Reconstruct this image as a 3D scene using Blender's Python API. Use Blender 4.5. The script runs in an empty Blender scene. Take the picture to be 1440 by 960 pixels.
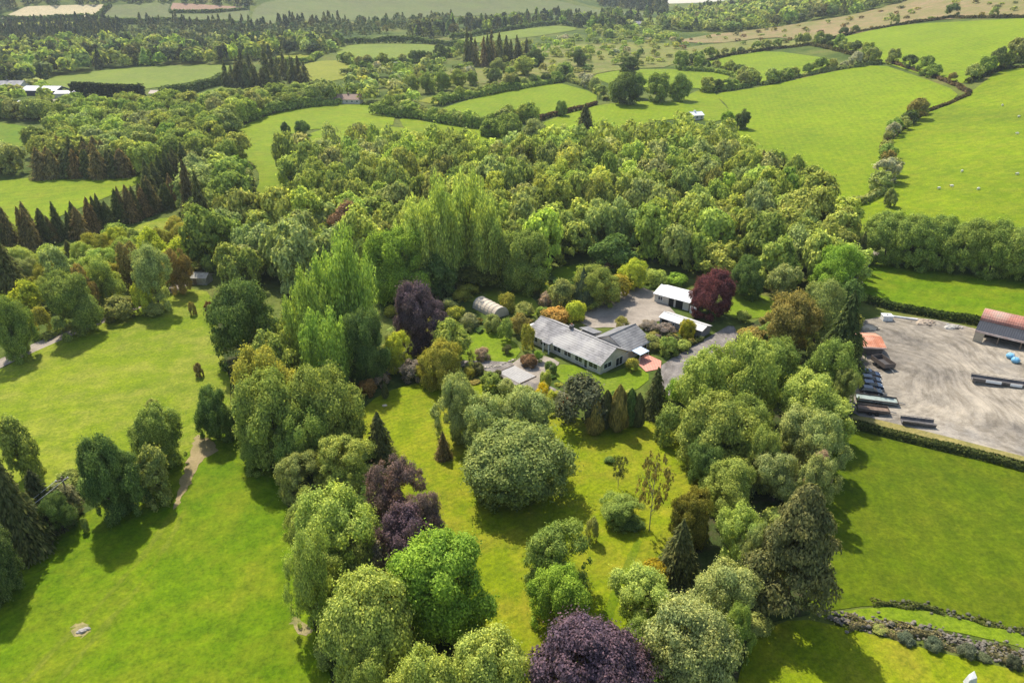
import bpy, math, random
import numpy as np
from mathutils import Vector
from mathutils.geometry import delaunay_2d_cdt
random.seed(7)
R = np.random.default_rng(11)
SC = bpy.context.scene
COL = SC.collection

# ------------------------------------------------------------------ camera model / terrain
F = 960.0; HC = 70.0
PITCH = math.atan(460 / 960.0)
SP, CP = math.sin(PITCH), math.cos(PITCH)
def ramp(u, w): return w * np.log1p(np.exp(np.clip(np.asarray(u, float) / w, -40, 40)))
def sstep(a, b, t):
    t = np.clip((np.asarray(t, float) - a) / (b - a), 0, 1); return t * t * (3 - 2 * t)
def H(x, y):
    q = .98 * x - .21 * y
    z = .065 * (ramp(y - 200, 40) - 1.32 * ramp(y - 1640, 60))
    z = z + .2 * ramp(q - 80, 25) - .2 * ramp(q - 700, 60)
    z = z + .13 * ramp(-q - 330, 60) * sstep(850, 1350, y)
    z = z + .16 * ramp(y - 1250, 50) * sstep(110, 270, -q) * (1 - sstep(1900, 2600, y))
    z = z + 170 * np.exp(-((x - 1250) / 620.0) ** 2 - ((y - 3700) / 500.0) ** 2)
    z = z + 70 * np.exp(-((x - 700) / 300.0) ** 2 - ((y - 3900) / 500.0) ** 2)
    z = z + .5 * np.sin(x / 31.0 + 1.3) * np.sin(y / 37.0 + .4) * sstep(150, 260, np.hypot(x, y - 0))
    return z
def ray(px, py):
    a = (px - 720) / F; b = (480 - py) / F
    return np.array([a, CP + b * SP, -SP + b * CP])
def at(px, py, h=0.0):
    d = ray(px, py); s0 = 20.0; s = s0
    while s < 6000:
        if HC + d[2] * s < float(H(d[0] * s, d[1] * s)) + h: break
        s0 = s; s *= 1.02
    for _ in range(30):
        m = (s0 + s) / 2
        if HC + d[2] * m < float(H(d[0] * m, d[1] * m)) + h: s = m
        else: s0 = m
    return np.array([d[0] * s, d[1] * s, HC + d[2] * s])
def rng_of(P): return float(np.linalg.norm(np.array(P) - np.array([0, 0, HC])))

# ------------------------------------------------------------------ materials
def newmat(name):
    m = bpy.data.materials.new(name); m.use_nodes = True
    nt = m.node_tree; nt.nodes.clear()
    out = nt.nodes.new('ShaderNodeOutputMaterial')
    return m, nt, out
class NB:
    def __init__(s, nt): s.nt = nt
    def n(s, typ, **kw):
        nd = s.nt.nodes.new(typ)
        for k, v in kw.items(): setattr(nd, k, v)
        return nd
    def l(s, a, b): s.nt.links.new(a, b)
    def noise(s, vec, scale, detail=4, rough=.6):
        n = s.n('ShaderNodeTexNoise'); n.inputs['Scale'].default_value = scale
        n.inputs['Detail'].default_value = detail; n.inputs['Roughness'].default_value = rough
        if vec is not None: s.l(vec, n.inputs['Vector'])
        return n.outputs['Fac']
    def ramp(s, fac, stops):
        r = s.n('ShaderNodeValToRGB'); s.l(fac, r.inputs['Fac'])
        e = r.color_ramp.elements
        while len(e) < len(stops): e.new(.5)
        for i, (p, c) in enumerate(stops):
            e[i].position = p; e[i].color = (*c, 1) if len(c) == 3 else c
        return r.outputs['Color']
    def mix(s, fac, a, b, mode='MIX'):
        m = s.n('ShaderNodeMix'); m.data_type = 'RGBA'; m.blend_type = mode
        for sock, v in ((m.inputs[0], fac), (m.inputs[6], a), (m.inputs[7], b)):
            if isinstance(v, (int, float)): sock.default_value = v
            elif isinstance(v, (tuple, list)): sock.default_value = (*v, 1)
            else: s.l(v, sock)
        return m.outputs[2]
    def math(s, op, a, b=0.0):
        m = s.n('ShaderNodeMath'); m.operation = op
        for i, v in enumerate((a, b)):
            if isinstance(v, (int, float)): m.inputs[i].default_value = v
            else: s.l(v, m.inputs[i])
        return m.outputs[0]
def coords(b): return b.n('ShaderNodeTexCoord').outputs['Object']
def bsdf(b, out, col, rough=.85, spec=.2, bump=None, bumpd=.1, metal=0):
    p = b.n('ShaderNodeBsdfPrincipled')
    if isinstance(col, (tuple, list)): p.inputs['Base Color'].default_value = (*col, 1)
    else: b.l(col, p.inputs['Base Color'])
    p.inputs['Roughness'].default_value = rough; p.inputs['Specular IOR Level'].default_value = spec
    p.inputs['Metallic'].default_value = metal
    if bump is not None:
        bn = b.n('ShaderNodeBump'); bn.inputs['Strength'].default_value = .6; bn.inputs['Distance'].default_value = bumpd
        b.l(bump, bn.inputs['Height']); b.l(bn.outputs[0], p.inputs['Normal'])
    b.l(p.outputs[0], out.inputs['Surface'])

def grass_mat(name, c, c2=None, stripe=None, sw=2.0, samt=.12, patch=.5, dry=(.21, .19, .05), dryamt=.25, fine=1.0):
    """grass: base colour c drifting to c2 in broad patches, dry flecks, fine blades, optional mowing / tractor lines"""
    m, nt, out = newmat(name); b = NB(nt); co = coords(b)
    c2 = c2 or tuple(v * k for v, k in zip(c, (.72, .78, .8)))
    f1 = b.noise(co, .022, 4, .65); f1 = b.ramp(f1, [(.35, (0, 0, 0)), (.68, (1, 1, 1))])
    col = b.mix(b.math('MULTIPLY', f1, patch), c, c2)
    f2 = b.noise(co, .12, 6, .72); f2 = b.ramp(f2, [(.42, (0, 0, 0)), (.68, (1, 1, 1))])
    col = b.mix(b.math('MULTIPLY', f2, dryamt), col, dry)
    f5 = b.noise(co, .33, 5, .75); f5 = b.ramp(f5, [(.32, (.70, .76, .7)), (.68, (1.2, 1.14, 1.15))])
    col = b.mix(1.0, col, f5, 'MULTIPLY')
    f3 = b.noise(co, 1.9 * fine, 5, .8); f3 = b.ramp(f3, [(.32, (.5, .56, .5)), (.52, (1, 1, 1)), (.7, (1.4, 1.32, 1.3))])
    col = b.mix(.85, col, f3, 'MULTIPLY')
    if stripe is not None:
        mp = b.n('ShaderNodeMapping'); mp.inputs['Rotation'].default_value = (0, 0, stripe); b.l(co, mp.inputs['Vector'])
        w = b.n('ShaderNodeTexWave'); w.wave_type = 'BANDS'; w.bands_direction = 'X'
        w.inputs['Scale'].default_value = .314 / sw; w.inputs['Distortion'].default_value = 3.0
        w.inputs['Detail'].default_value = 3; w.inputs['Detail Scale'].default_value = .35
        b.l(mp.outputs[0], w.inputs['Vector'])
        wr = b.ramp(w.outputs['Fac'], [(.35, (1 - samt,) * 3), (.65, (1 + samt, 1 + samt * .9, 1 + samt))])
        col = b.mix(1.0, col, wr, 'MULTIPLY')
    bump = b.noise(co, 1.2, 6, .75)
    bsdf(b, out, col, .9, .1, bump, .25)
    return m
def ground_mat():
    m, nt, out = newmat('rough_ground'); b = NB(nt); co = coords(b)
    col = b.ramp(b.noise(co, .018, 6, .7), [(.3, (.035, .06, .014)), (.45, (.07, .10, .02)), (.56, (.12, .14, .03)), (.72, (.15, .125, .045))])
    f3 = b.ramp(b.noise(co, .5, 6, .8), [(.3, (.45, .5, .45)), (.7, (1.3, 1.25, 1.2))])
    col = b.mix(.9, col, f3, 'MULTIPLY')
    bsdf(b, out, col, .95, .05, b.noise(co, .6, 6, .8), .6)
    return m
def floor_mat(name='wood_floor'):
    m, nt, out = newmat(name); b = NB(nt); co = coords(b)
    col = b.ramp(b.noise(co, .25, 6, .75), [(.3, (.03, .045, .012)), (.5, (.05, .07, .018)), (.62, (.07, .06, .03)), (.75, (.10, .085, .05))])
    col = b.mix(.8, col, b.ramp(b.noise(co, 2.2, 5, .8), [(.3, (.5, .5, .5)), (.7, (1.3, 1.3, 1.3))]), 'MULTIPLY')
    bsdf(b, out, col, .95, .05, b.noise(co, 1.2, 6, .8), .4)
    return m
def gravel_mat(name, a, c, bcol=None, scale=.18, tracks=False):
    m, nt, out = newmat(name); b = NB(nt); co = coords(b)
    col = b.ramp(b.noise(co, scale, 8, .76), [(.38, a), (.6, c)])
    if bcol: col = b.mix(b.ramp(b.noise(co, scale * .55, 5, .6), [(.47, (0, 0, 0)), (.62, (1, 1, 1))]), col, bcol)
    if tracks:      # wheel marks worn into the surface, bending as vehicles turn
        nz = b.n('ShaderNodeTexNoise'); nz.inputs['Scale'].default_value = .028; nz.inputs['Detail'].default_value = 1; b.l(co, nz.inputs['Vector'])
        vm = b.n('ShaderNodeVectorMath'); vm.operation = 'SCALE'; vm.inputs['Scale'].default_value = 55; b.l(nz.outputs['Color'], vm.inputs[0])
        va = b.n('ShaderNodeVectorMath'); va.operation = 'ADD'; b.l(co, va.inputs[0]); b.l(vm.outputs[0], va.inputs[1]); wp = va.outputs[0]
        for rot, sc_ in ((.3, 1.5), (1.9, 2.1)):
            mp = b.n('ShaderNodeMapping'); mp.inputs['Rotation'].default_value = (0, 0, rot); mp.inputs['Scale'].default_value = (1, .12, 1); b.l(wp, mp.inputs['Vector'])
            tr = b.ramp(b.noise(mp.outputs[0], .9 / sc_, 6, .72), [(.40, (.62, .60, .57)), (.52, (1, 1, 1)), (.64, (1.22, 1.2, 1.16))]); col = b.mix(.6, col, tr, 'MULTIPLY')
    col = b.mix(.8, col, b.ramp(b.noise(co, 3.5, 6, .85), [(.3, (.72, .72, .72)), (.7, (1.22, 1.2, 1.18))]), 'MULTIPLY')
    bsdf(b, out, col, .95, .1, b.noise(co, 2.5, 5, .8), .12)
    return m
def plain(name, col, rough=.7, var=.25, scale=1.5, metal=0, spec=.25, tint=None, bands=None):
    """painted / weathered surface: colour with soft mottling, optional second colour in stains and ribs along an axis"""
    m, nt, out = newmat(name); b = NB(nt); co = coords(b)
    c = b.mix(1.0, col, b.ramp(b.noise(co, scale, 6, .7), [(.3, (1 - var,) * 3), (.7, (1 + var,) * 3)]), 'MULTIPLY')
    if tint: c = b.mix(b.ramp(b.noise(co, scale * .45, 6, .75), [(.45, (0, 0, 0)), (.66, (1, 1, 1))]), c, tint)
    bump = None
    if bands:
        w = b.n('ShaderNodeTexWave'); w.wave_type = 'BANDS'; w.bands_direction = bands[0]
        w.inputs['Scale'].default_value = .314 / bands[1]; w.inputs['Distortion'].default_value = .25; b.l(co, w.inputs['Vector'])
        c = b.mix(1.0, c, b.ramp(w.outputs['Fac'], [(.0, (1 - bands[2],) * 3), (.5, (1, 1, 1))]), 'MULTIPLY'); bump = w.outputs['Fac']
    bsdf(b, out, c, rough, spec, bump, .04, metal)
    return m
def leaf_mat(name, use='OBJ', trans=.36, hue=.3):
    m, nt, out = newmat(name); b = NB(nt)
    if use == 'OBJ': base = b.n('ShaderNodeObjectInfo').outputs['Color']
    else:
        a = b.n('ShaderNodeAttribute'); a.attribute_name = 'tint'; base = a.outputs['Color']
    g = b.n('ShaderNodeNewGeometry')
    ri = b.ramp(g.outputs['Random Per Island'], [(0, (.5, .56, .52)), (.5, (1, 1, 1)), (1, (1.75, 1.6, 1.4))])
    c = b.mix(1.0, base, ri, 'MULTIPLY')
    pn = b.n('ShaderNodeVectorMath'); pn.operation = 'SCALE'; b.l(g.outputs['Position'], pn.inputs[0]); pn.inputs['Scale'].default_value = 1
    nz = b.ramp(b.noise(pn.outputs[0], .32, 3, .6), [(.3, (.8, .86, .9)), (.7, (1.22, 1.1, .95))])
    c = b.mix(.9, c, nz, 'MULTIPLY')
    d = b.n('ShaderNodeBsdfDiffuse'); b.l(c, d.inputs['Color'])
    t = b.n('ShaderNodeBsdfTranslucent')
    tc = b.mix(1.0, c, (1.12, 1.16, .75), 'MULTIPLY'); b.l(tc, t.inputs['Color'])
    mx = b.n('ShaderNodeMixShader'); mx.inputs[0].default_value = trans
    b.l(d.outputs[0], mx.inputs[1]); b.l(t.outputs[0], mx.inputs[2])
    b.l(mx.outputs[0], out.inputs['Surface'])
    return m
LEAF = leaf_mat('foliage'); LEAFT = leaf_mat('foliage_far', 'ATTR')
BARK = plain('bark', (.11, .085, .06), .95, .4, 2.0)
PALEBARK = plain('pale_bark', (.3, .27, .22), .95, .3, 2.0)

# ------------------------------------------------------------------ object helpers
def link(o): COL.objects.link(o); return o
def tag(o, label=None, cat=None, group=None, kind=None):
    if label: o['label'] = label
    if cat: o['category'] = cat
    if group: o['group'] = group
    if kind: o['kind'] = kind
    return o
def empty(name, loc, rz=0, label=None, cat=None, group=None):
    o = bpy.data.objects.new(name, None); o.empty_display_size = .3; link(o)
    o.location = loc; o.rotation_euler = (0, 0, rz); return tag(o, label, cat, group)
def mesh_np(name, V, Q, mats, mi=None, smooth=False):
    """V (n,3), Q (m,k) with constant k"""
    me = bpy.data.meshes.new(name); V = np.asarray(V, np.float32); Q = np.asarray(Q, np.int32)
    me.vertices.add(len(V)); me.vertices.foreach_set('co', V.ravel())
    me.loops.add(Q.size); me.loops.foreach_set('vertex_index', Q.ravel())
    me.polygons.add(len(Q)); k = Q.shape[1]
    me.polygons.foreach_set('loop_start', np.arange(0, Q.size, k, dtype=np.int32))
    if mi is not None: me.polygons.foreach_set('material_index', np.asarray(mi, np.int32))
    for m in (mats if isinstance(mats, (list, tuple)) else [mats]): me.materials.append(m)
    me.update(calc_edges=True); me.validate()
    if smooth: me.polygons.foreach_set('use_smooth', np.ones(len(Q), bool))
    return me
class MB:
    """collects boxes, tubes, prisms; build() links them as ONE mesh object"""
    def __init__(s): s.v = []; s.f = []
    def add(s, vs, fs):
        n = len(s.v); s.v += [tuple(map(float, p)) for p in vs]; s.f += [tuple(i + n for i in f) for f in fs]; return s
    def box(s, x0, y0, z0, x1, y1, z1):
        return s.add([(x0, y0, z0), (x1, y0, z0), (x1, y1, z0), (x0, y1, z0), (x0, y0, z1), (x1, y0, z1), (x1, y1, z1), (x0, y1, z1)],
                     [(0, 3, 2, 1), (4, 5, 6, 7), (0, 1, 5, 4), (1, 2, 6, 5), (2, 3, 7, 6), (3, 0, 4, 7)])
    def slab(s, quad, t):
        """quad of 4 points (top side), thickened downward"""
        q = [Vector(p) for p in quad]; n = (q[1] - q[0]).cross(q[3] - q[0]).normalized()
        if n.z < 0: q.reverse(); n = -n
        lo = [p - n * t for p in q]
        return s.add(q + lo, [(0, 1, 2, 3), (7, 6, 5, 4), (0, 4, 5, 1), (1, 5, 6, 2), (2, 6, 7, 3), (3, 7, 4, 0)])
    def tube(s, pts, rad, n=7, cap=True):
        pts = [Vector(p) for p in pts]; rad = rad if isinstance(rad, (list, tuple)) else [rad] * len(pts); b0 = len(s.v)
        for i, p in enumerate(pts):
            d = (pts[min(i + 1, len(pts) - 1)] - pts[max(i - 1, 0)]).normalized()
            a = d.orthogonal().normalized(); c = d.cross(a)
            for k in range(n):
                t = 2 * math.pi * k / n; s.v.append(tuple(p + (a * math.cos(t) + c * math.sin(t)) * rad[i]))
        for i in range(len(pts) - 1):
            for k in range(n):
                a0 = b0 + i * n + k; a1 = b0 + i * n + (k + 1) % n; s.f.append((a0, a1, a1 + n, a0 + n))
        if cap:
            s.f.append(tuple(b0 + k for k in reversed(range(n)))); e = b0 + (len(pts) - 1) * n; s.f.append(tuple(e + k for k in range(n)))
        return s
    def blob(s, c, r, seg=10, rings=7, jit=0.0, seed=0):
        rr = random.Random(seed); b0 = len(s.v); rx, ry, rz = r if isinstance(r, (tuple, list)) else (r, r, r)
        for i in range(1, rings):
            ph = math.pi * i / rings
            for k in range(seg):
                t = 2 * math.pi * k / seg; j = 1 + rr.uniform(-jit, jit)
                s.v.append((c[0] + rx * j * math.sin(ph) * math.cos(t), c[1] + ry * j * math.sin(ph) * math.sin(t), c[2] + rz * j * math.cos(ph)))
        top = len(s.v); s.v.append((c[0], c[1], c[2] + rz)); bot = len(s.v); s.v.append((c[0], c[1], c[2] - rz))
        for i in range(rings - 2):
            for k in range(seg):
                a = b0 + i * seg + k; d = b0 + i * seg + (k + 1) % seg; s.f.append((a, a + seg, d + seg, d))
        for k in range(seg):
            s.f.append((top, b0 + k, b0 + (k + 1) % seg)); e = b0 + (rings - 2) * seg; s.f.append((bot, e + (k + 1) % seg, e + k))
        return s
    def mesh(s, name, mats):
        me = bpy.data.meshes.new(name); me.from_pydata(s.v, [], s.f)
        for m in (mats if isinstance(mats, (list, tuple)) else [mats]): me.materials.append(m)
        me.update(); return me
    def build(s, name, mat, parent=None, smooth=False):
        me = s.mesh(name, mat)
        if smooth: me.polygons.foreach_set('use_smooth', [True] * len(me.polygons))
        o = link(bpy.data.objects.new(name, me)); o.parent = parent; return o

# ------------------------------------------------------------------ foliage prototypes (crown radius about 1, height about 2)
def unit(a): return a / np.maximum(np.linalg.norm(a, axis=-1, keepdims=True), 1e-9)
def cards(P, N, s, asp=1.35, jit=.65, along=None):
    n = len(P); N = unit(N + R.normal(0, jit * .6, (n, 3)))
    ref = R.normal(0, 1, (n, 3)) if along is None else along + R.normal(0, .25, (n, 3))
    T = unit(ref - N * np.sum(ref * N, 1, keepdims=True)); B = np.cross(N, T)
    s = (np.asarray(s) * R.uniform(.65, 1.35, n))[:, None]
    V = np.stack([P + T * s * asp, P + B * s * .72 + T * s * .1, P - T * s * asp * .8, P - B * s * .72 + T * s * .1], 1).reshape(-1, 3)
    return V
def quads(V): return np.arange(len(V)).reshape(-1, 4)
def sph(n): return unit(R.normal(0, 1, (n, 3)))
def crown_round(nc, nl, leaf, seed, zc=1.04, hz=.94, cr=(.2, .36), up=.25, lobes=6, lob=.22, lo=.5, sq=1.0, sub=0):
    """cauliflower crown: leaf clumps over a lobed ellipsoid, with gaps between clumps"""
    global R; R = np.random.default_rng(seed)
    L = sph(lobes); LA = R.uniform(-.6, 1, lobes) * lob
    D = sph(nc * 3); D[:, 2] += up; D = unit(D); D = D[D[:, 2] > -.86][:nc]
    rad = 1 + np.sum(LA * np.clip(D @ L.T, 0, 1) ** 3, 1)
    rf = np.where(R.random(len(D)) < .78, R.uniform(.68, .86, len(D)), R.uniform(lo, .7, len(D)))
    C = D * (rad * rf)[:, None]
    lw = np.clip(-D[:, 2], 0, .9); C[:, :2] *= ((1 - lw * lw) ** -.2)[:, None]      # skirt of foliage down to the ground
    if sub:         # several domes of unequal size instead of one ball
        sa = np.arange(sub) * 6.283 / sub + R.uniform(0, 1.2, sub); so = R.uniform(.28, .52, sub); sz = R.uniform(-.34, .3, sub); sr = R.uniform(.46, .72, sub)
        so[0] = .08; sz[0] = .32; sr[0] = .66; g = R.integers(0, sub, len(D))
        C = C * sr[g][:, None] + np.stack([np.cos(sa) * so, np.sin(sa) * so, sz], 1)[g]
        down = R.random(len(D)) < .14; C[down, 2] = R.uniform(-.85, -.3, down.sum())
    cs = R.uniform(*cr, len(D)) * (.85 + .3 * (D[:, 2] > 0))
    k = np.repeat(np.arange(len(D)), np.maximum(1, (nl * cs ** 2 / np.sum(cs ** 2)).astype(int)))
    n = sph(len(k)); flip = np.sum(n * D[k], 1) < -.35; n[flip] *= -1
    rr = cs[k] * np.clip(R.normal(.85, .17, len(k)), .25, 1.4)
    st = R.uniform(.8, 1.25, (len(D), 3)); P = C[k] + n * rr[:, None] * np.array([1, 1, .85]) * st[k]
    sp = R.random(len(k)) < .05; P[sp] *= R.uniform(1.03, 1.16, (sp.sum(), 1))      # sprigs that break the outline
    P[:, 2] = P[:, 2] * hz * sq + zc
    return cards(P, n + D[k] * .45 + np.array([0, 0, .3]), leaf, 1.35, .95)
def crown_plume(npl, nl, leaf, seed):
    """feathery upright crown: many soft overlapping plumes rising from a shared base"""
    global R; R = np.random.default_rng(seed); out = []
    for i in range(npl):
        a = R.uniform(0, 6.283); r0 = .84 * math.sqrt(R.random()); hh = R.uniform(.82, 1.03) * (1 - .45 * r0 ** 2)
        m = nl // npl; t = R.beta(1.15, 1.35, m); w = .27 * np.sin(np.pi * np.clip(t * .86 + .12, 0, 1)) ** .7
        ang = R.uniform(0, 6.283, m); n = np.stack([np.cos(ang), np.sin(ang), np.full(m, .45)], 1)
        rr = w * R.uniform(.3, 1.1, m)
        z = .05 + t * (2.0 * hh - .05); sp = r0 * (.62 + .4 * t)
        P = np.stack([math.cos(a) * sp, math.sin(a) * sp, z], 1) + n * rr[:, None]
        out.append(cards(P, n, leaf, 1.6, .8, np.tile([0, 0, 1.0], (m, 1))))
    return np.concatenate(out)
def crown_spruce(tiers, br, per, leaf, seed, droop=.25, base=.06, pw=.9):
    global R; R = np.random.default_rng(seed); out = []
    for i in range(tiers):
        f = i / (tiers - 1); z = 2 * (base + (1 - base) * f) ; rad = (1 - f) ** pw * R.uniform(.88, 1.12) + .04
        nb = max(4, int(br * (.45 + .55 * (1 - f))))
        for j in range(nb):
            a = 6.283 * (j + R.random() * .8) / nb + i * 1.7; L = rad * R.uniform(.7, 1.12)
            m = max(4, int(per * (.3 + .7 * (1 - f)))); t = R.uniform(.15, 1, m)
            d = np.array([math.cos(a), math.sin(a), 0]); sd = np.array([-d[1], d[0], 0])
            P = d * (t * L)[:, None] + sd * (R.normal(0, .10, m) * L)[:, None]
            P[:, 2] = z - droop * L * t ** 1.5 + R.normal(0, .03, m)
            N = np.tile(d * .6 + np.array([0, 0, .8]), (m, 1))
            out.append(cards(P, N, leaf, 1.9, .55, np.tile(d - np.array([0, 0, .35]), (m, 1))))
    return np.concatenate(out)
def crown_column(nl, leaf, seed, pw=.55):
    global R; R = np.random.default_rng(seed)
    t = R.random(nl); prof = np.minimum(1, (t / .16) ** .6) * np.clip(1 - t ** 2.4, 0, 1) ** pw
    a = R.uniform(0, 6.283, nl); lump = 1 + .14 * np.sin(3 * a + 9 * t) + .1 * np.sin(5 * a - 14 * t)
    n = np.stack([np.cos(a), np.sin(a), .35 + .5 * t], 1)
    P = np.stack([np.cos(a), np.sin(a), np.zeros(nl)], 1) * (prof * lump * R.uniform(.78, 1.03, nl))[:, None]; P[:, 2] = .03 + 1.97 * t
    return cards(P, n, leaf, 1.8, .5, np.tile([0, 0, 1.0], (nl, 1)))
def crown_bush(nc, nl, leaf, seed):
    return crown_round(nc, nl, leaf, seed, zc=.85, hz=1.12, cr=(.22, .42), up=.35, lo=.4)
def crown_sparse(seed):
    global R; R = np.random.default_rng(seed)
    D = sph(60); D[:, 2] = D[:, 2] * .7 + .1; C = D * R.uniform(.4, .95, (60, 1)); C[:, 2] = C[:, 2] * 1.0 + 1.1
    k = np.repeat(np.arange(60), 26); n = sph(len(k)); P = C[k] + n * R.uniform(.03, .17, (len(k), 1))
    return cards(P, n, .04)
def crown_pine(seed, plates=34, nl=9000, leaf=.05):
    """old pine: flat foliage plates on long limbs, ragged, brown gaps"""
    global R; R = np.random.default_rng(seed); out = []
    for i in range(plates):
        f = (i + .5) / plates; z = .38 + 1.55 * f; a = i * 2.4 + R.uniform(-.5, .5); rr = (1 - f ** 2.2) * R.uniform(.45, .95)
        m = nl // plates; n = sph(m); n[:, 2] = np.abs(n[:, 2])
        P = n * R.uniform(.5, 1, (m, 1)) * np.array([.36, .36, .17]) * (1.15 - .45 * f); P += np.array([math.cos(a) * rr, math.sin(a) * rr, z])
        out.append(cards(P, n + np.array([0, 0, .4]), leaf, 1.6))
    return np.concatenate(out)
def trunk_mb(h=1.5, r=.055, limbs=6, seed=0, spread=.62, z0=.45):
    rr = random.Random(seed); m = MB()
    m.tube([(0, 0, -.12), (.01, .01, .1), (.02, -.01, .6), (0, .02, h)], [r * 1.5, r, r * .75, r * .2], 8)
    for i in range(limbs):
        a = 6.28 * i / limbs + rr.uniform(-.4, .4); z = z0 + (h * .6 - .1) * i / limbs; L = spread * rr.uniform(.7, 1.1)
        m.tube([(0, 0, z), (math.cos(a) * L * .5, math.sin(a) * L * .5, z + .22), (math.cos(a) * L, math.sin(a) * L, z + .5)], [r * .5, r * .33, r * .1], 5, False)
    return m
PRO = {}
def reg(key, Vs):
    for V in Vs:      # radius 1 and height 2, so a photo box can be fitted
        V[:, :2] /= np.percentile(np.hypot(V[:, 0], V[:, 1]), 96.5); lo, hi = np.percentile(V[:, 2], (1.5, 99.3))
        lo = lo if key in ('near', 'mid', 'wood', 'tall', 'loose', 'domed', 'bush', 'shrub', 'far') else 0; b0 = {'tall': .25, 'loose': .16, 'wood': .2}.get(key, .1) if lo else 0
        V[:, 2] = b0 + (V[:, 2] - lo) * (2 - b0) / (hi - lo)
    PRO[key] = [mesh_np(f'{key}_crown', V, quads(V), LEAF) for V in Vs]
reg('near', [crown_round(170, 62000, .0215, 100 + i, cr=(.11, .24), lob=.35, sub=3 + i) for i in range(5)])
reg('domed', [crown_round(210, 56000, .0215, 120 + i, cr=(.11, .21), lob=.3, lobes=10, lo=.6) for i in range(2)])
reg('mid', [crown_round(90, 14000, .044, 140 + i, cr=(.15, .29), lob=.35, sub=3 + i % 3) for i in range(6)])
reg('wood', [crown_round(64, 6800, .062, 160 + i, cr=(.15, .3), lob=.4, up=.4, sub=(0, 3, 4, 5)[i % 4]) for i in range(9)])
reg('tall', [crown_round(52, 5600, .066, 180 + i, zc=1.08, hz=.9, cr=(.17, .32), lob=.42, lobes=9, up=.3) for i in range(4)])
reg('loose', [crown_round(110, 34000, .023, 190 + i, cr=(.1, .26), lob=.55, lobes=10, lo=.35, sub=4) for i in range(4)])
reg('bush', [crown_bush(26, 2600, .085, 200 + i) for i in range(5)])
reg('shrub', [crown_bush(36, 6000, .056, 220 + i) for i in range(4)])
reg('far', [crown_round(22, 420, .21, 240 + i, cr=(.24, .42), lob=.3) for i in range(5)])
reg('plume', [crown_plume(48, 26000, .024, 260 + i) for i in range(4)])
reg('spruce', [crown_spruce(22, 15, 30, .058, 280 + i, .2, .04, .62) for i in range(3)])
reg('fir', [crown_spruce(26, 18, 44, .042, 290 + i, .12, .02, .7) for i in range(2)])
reg('sprucelo', [crown_spruce(12, 10, 9, .13, 300 + i, .2, .04, .6) for i in range(4)])
reg('weeping', [crown_spruce(18, 17, 44, .042, 310, .7, .16, .6)])
reg('column', [crown_column(7000, .07, 320 + i) for i in range(3)])
reg('cone', [crown_column(6500, .065, 330 + i, 1.1) for i in range(2)])
reg('sparse', [crown_sparse(340), crown_sparse(341)])
reg('pine', [crown_pine(350, 64, 36000, .026)])
TR = {'t': [trunk_mb(1.5, .05, 6, i).mesh('trunk', BARK) for i in range(3)],
      's': [trunk_mb(1.9, .045, 0, 3).mesh('trunk', BARK)],
      'p': [trunk_mb(1.85, .03, 9, 4, .75, .3).mesh('trunk', PALEBARK)]}
TRK = {'spruce': 's', 'fir': 's', 'sprucelo': 's', 'weeping': 's', 'column': 's', 'cone': 's', 'plume': 't', 'sparse': 'p', 'pine': 't'}

C = dict(olive=(.122, .156, .046), bright=(.100, .165, .030), lime=(.19, .225, .034), grey=(.138, .172, .078), dark=(.050, .075, .030),
         deep=(.058, .095, .034), gold=(.150, .158, .036), yellow=(.46, .37, .02), purple=(.112, .078, .100), brownp=(.155, .108, .098), bronze=(.118, .110, .042),
         pale=(.185, .235, .062), pink=(.33, .25, .18), white=(.30, .30, .20), orange=(.24, .18, .06), red=(.125, .048, .052), spruce=(.056, .066, .032),
         browns=(.098, .086, .046), blue=(.09, .15, .085), mid=(.100, .142, .042), haw=(.122, .148, .058), lav=(.20, .17, .15), light=(.148, .190, .056))
C = {k: tuple(v * q for v, q in zip(c, (2.55, 2.34, 1.85))) if k not in ('purple','brownp','red') + ('pink','white','yellow','orange','lav') else tuple(v*1.35 for v in c) for k, c in C.items()}
def jitc(c, k=.12, rr=random):
    f = 1 + rr.uniform(-k, k); return tuple(max(.005, v * f * (1 + rr.uniform(-k, k) * .5)) for v in c)
PLACED = []     # (x, y, r)
LABELS = {}
def put(kind, name, loc, r, h, color, label, cat, group=None, parts=True, rot=None, trk=None):
    protos = PRO[kind]; i = random.randrange(len(protos)); rot = random.uniform(0, 6.28) if rot is None else rot
    PLACED.append((loc[0], loc[1], r))
    if LABELS.get(label): print('DUP LABEL', label)
    LABELS[label] = 1
    sc = (r, r, h / 2)
    if not parts:
        o = link(bpy.data.objects.new(name, protos[i])); o.location = loc; o.rotation_euler = (0, 0, rot); o.scale = sc
        o.color = (*color, 1); return tag(o, label, cat, group)
    e = empty(name, loc, rot, label, cat, group)
    c = link(bpy.data.objects.new('crown', protos[i])); c.parent = e; c.scale = sc; c.color = (*color, 1)
    t = random.choice(TR[trk or TRK.get(kind, 't')]); k = link(bpy.data.objects.new('trunk', t)); k.parent = e; k.scale = sc
    return e
def proj(Q):
    f = Q[:, 1] * CP - (Q[:, 2] - HC) * SP; v = Q[:, 1] * SP + (Q[:, 2] - HC) * CP
    return 720 + F * Q[:, 0] / f, 480 - F * v / f
_a, _b = np.meshgrid(np.linspace(0, 6.283, 25), np.linspace(-1.45, 1.5708, 13)); SPH = np.stack([np.cos(_a) * np.cos(_b), np.sin(_a) * np.cos(_b), np.sin(_b)], -1).reshape(-1, 3)
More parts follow.
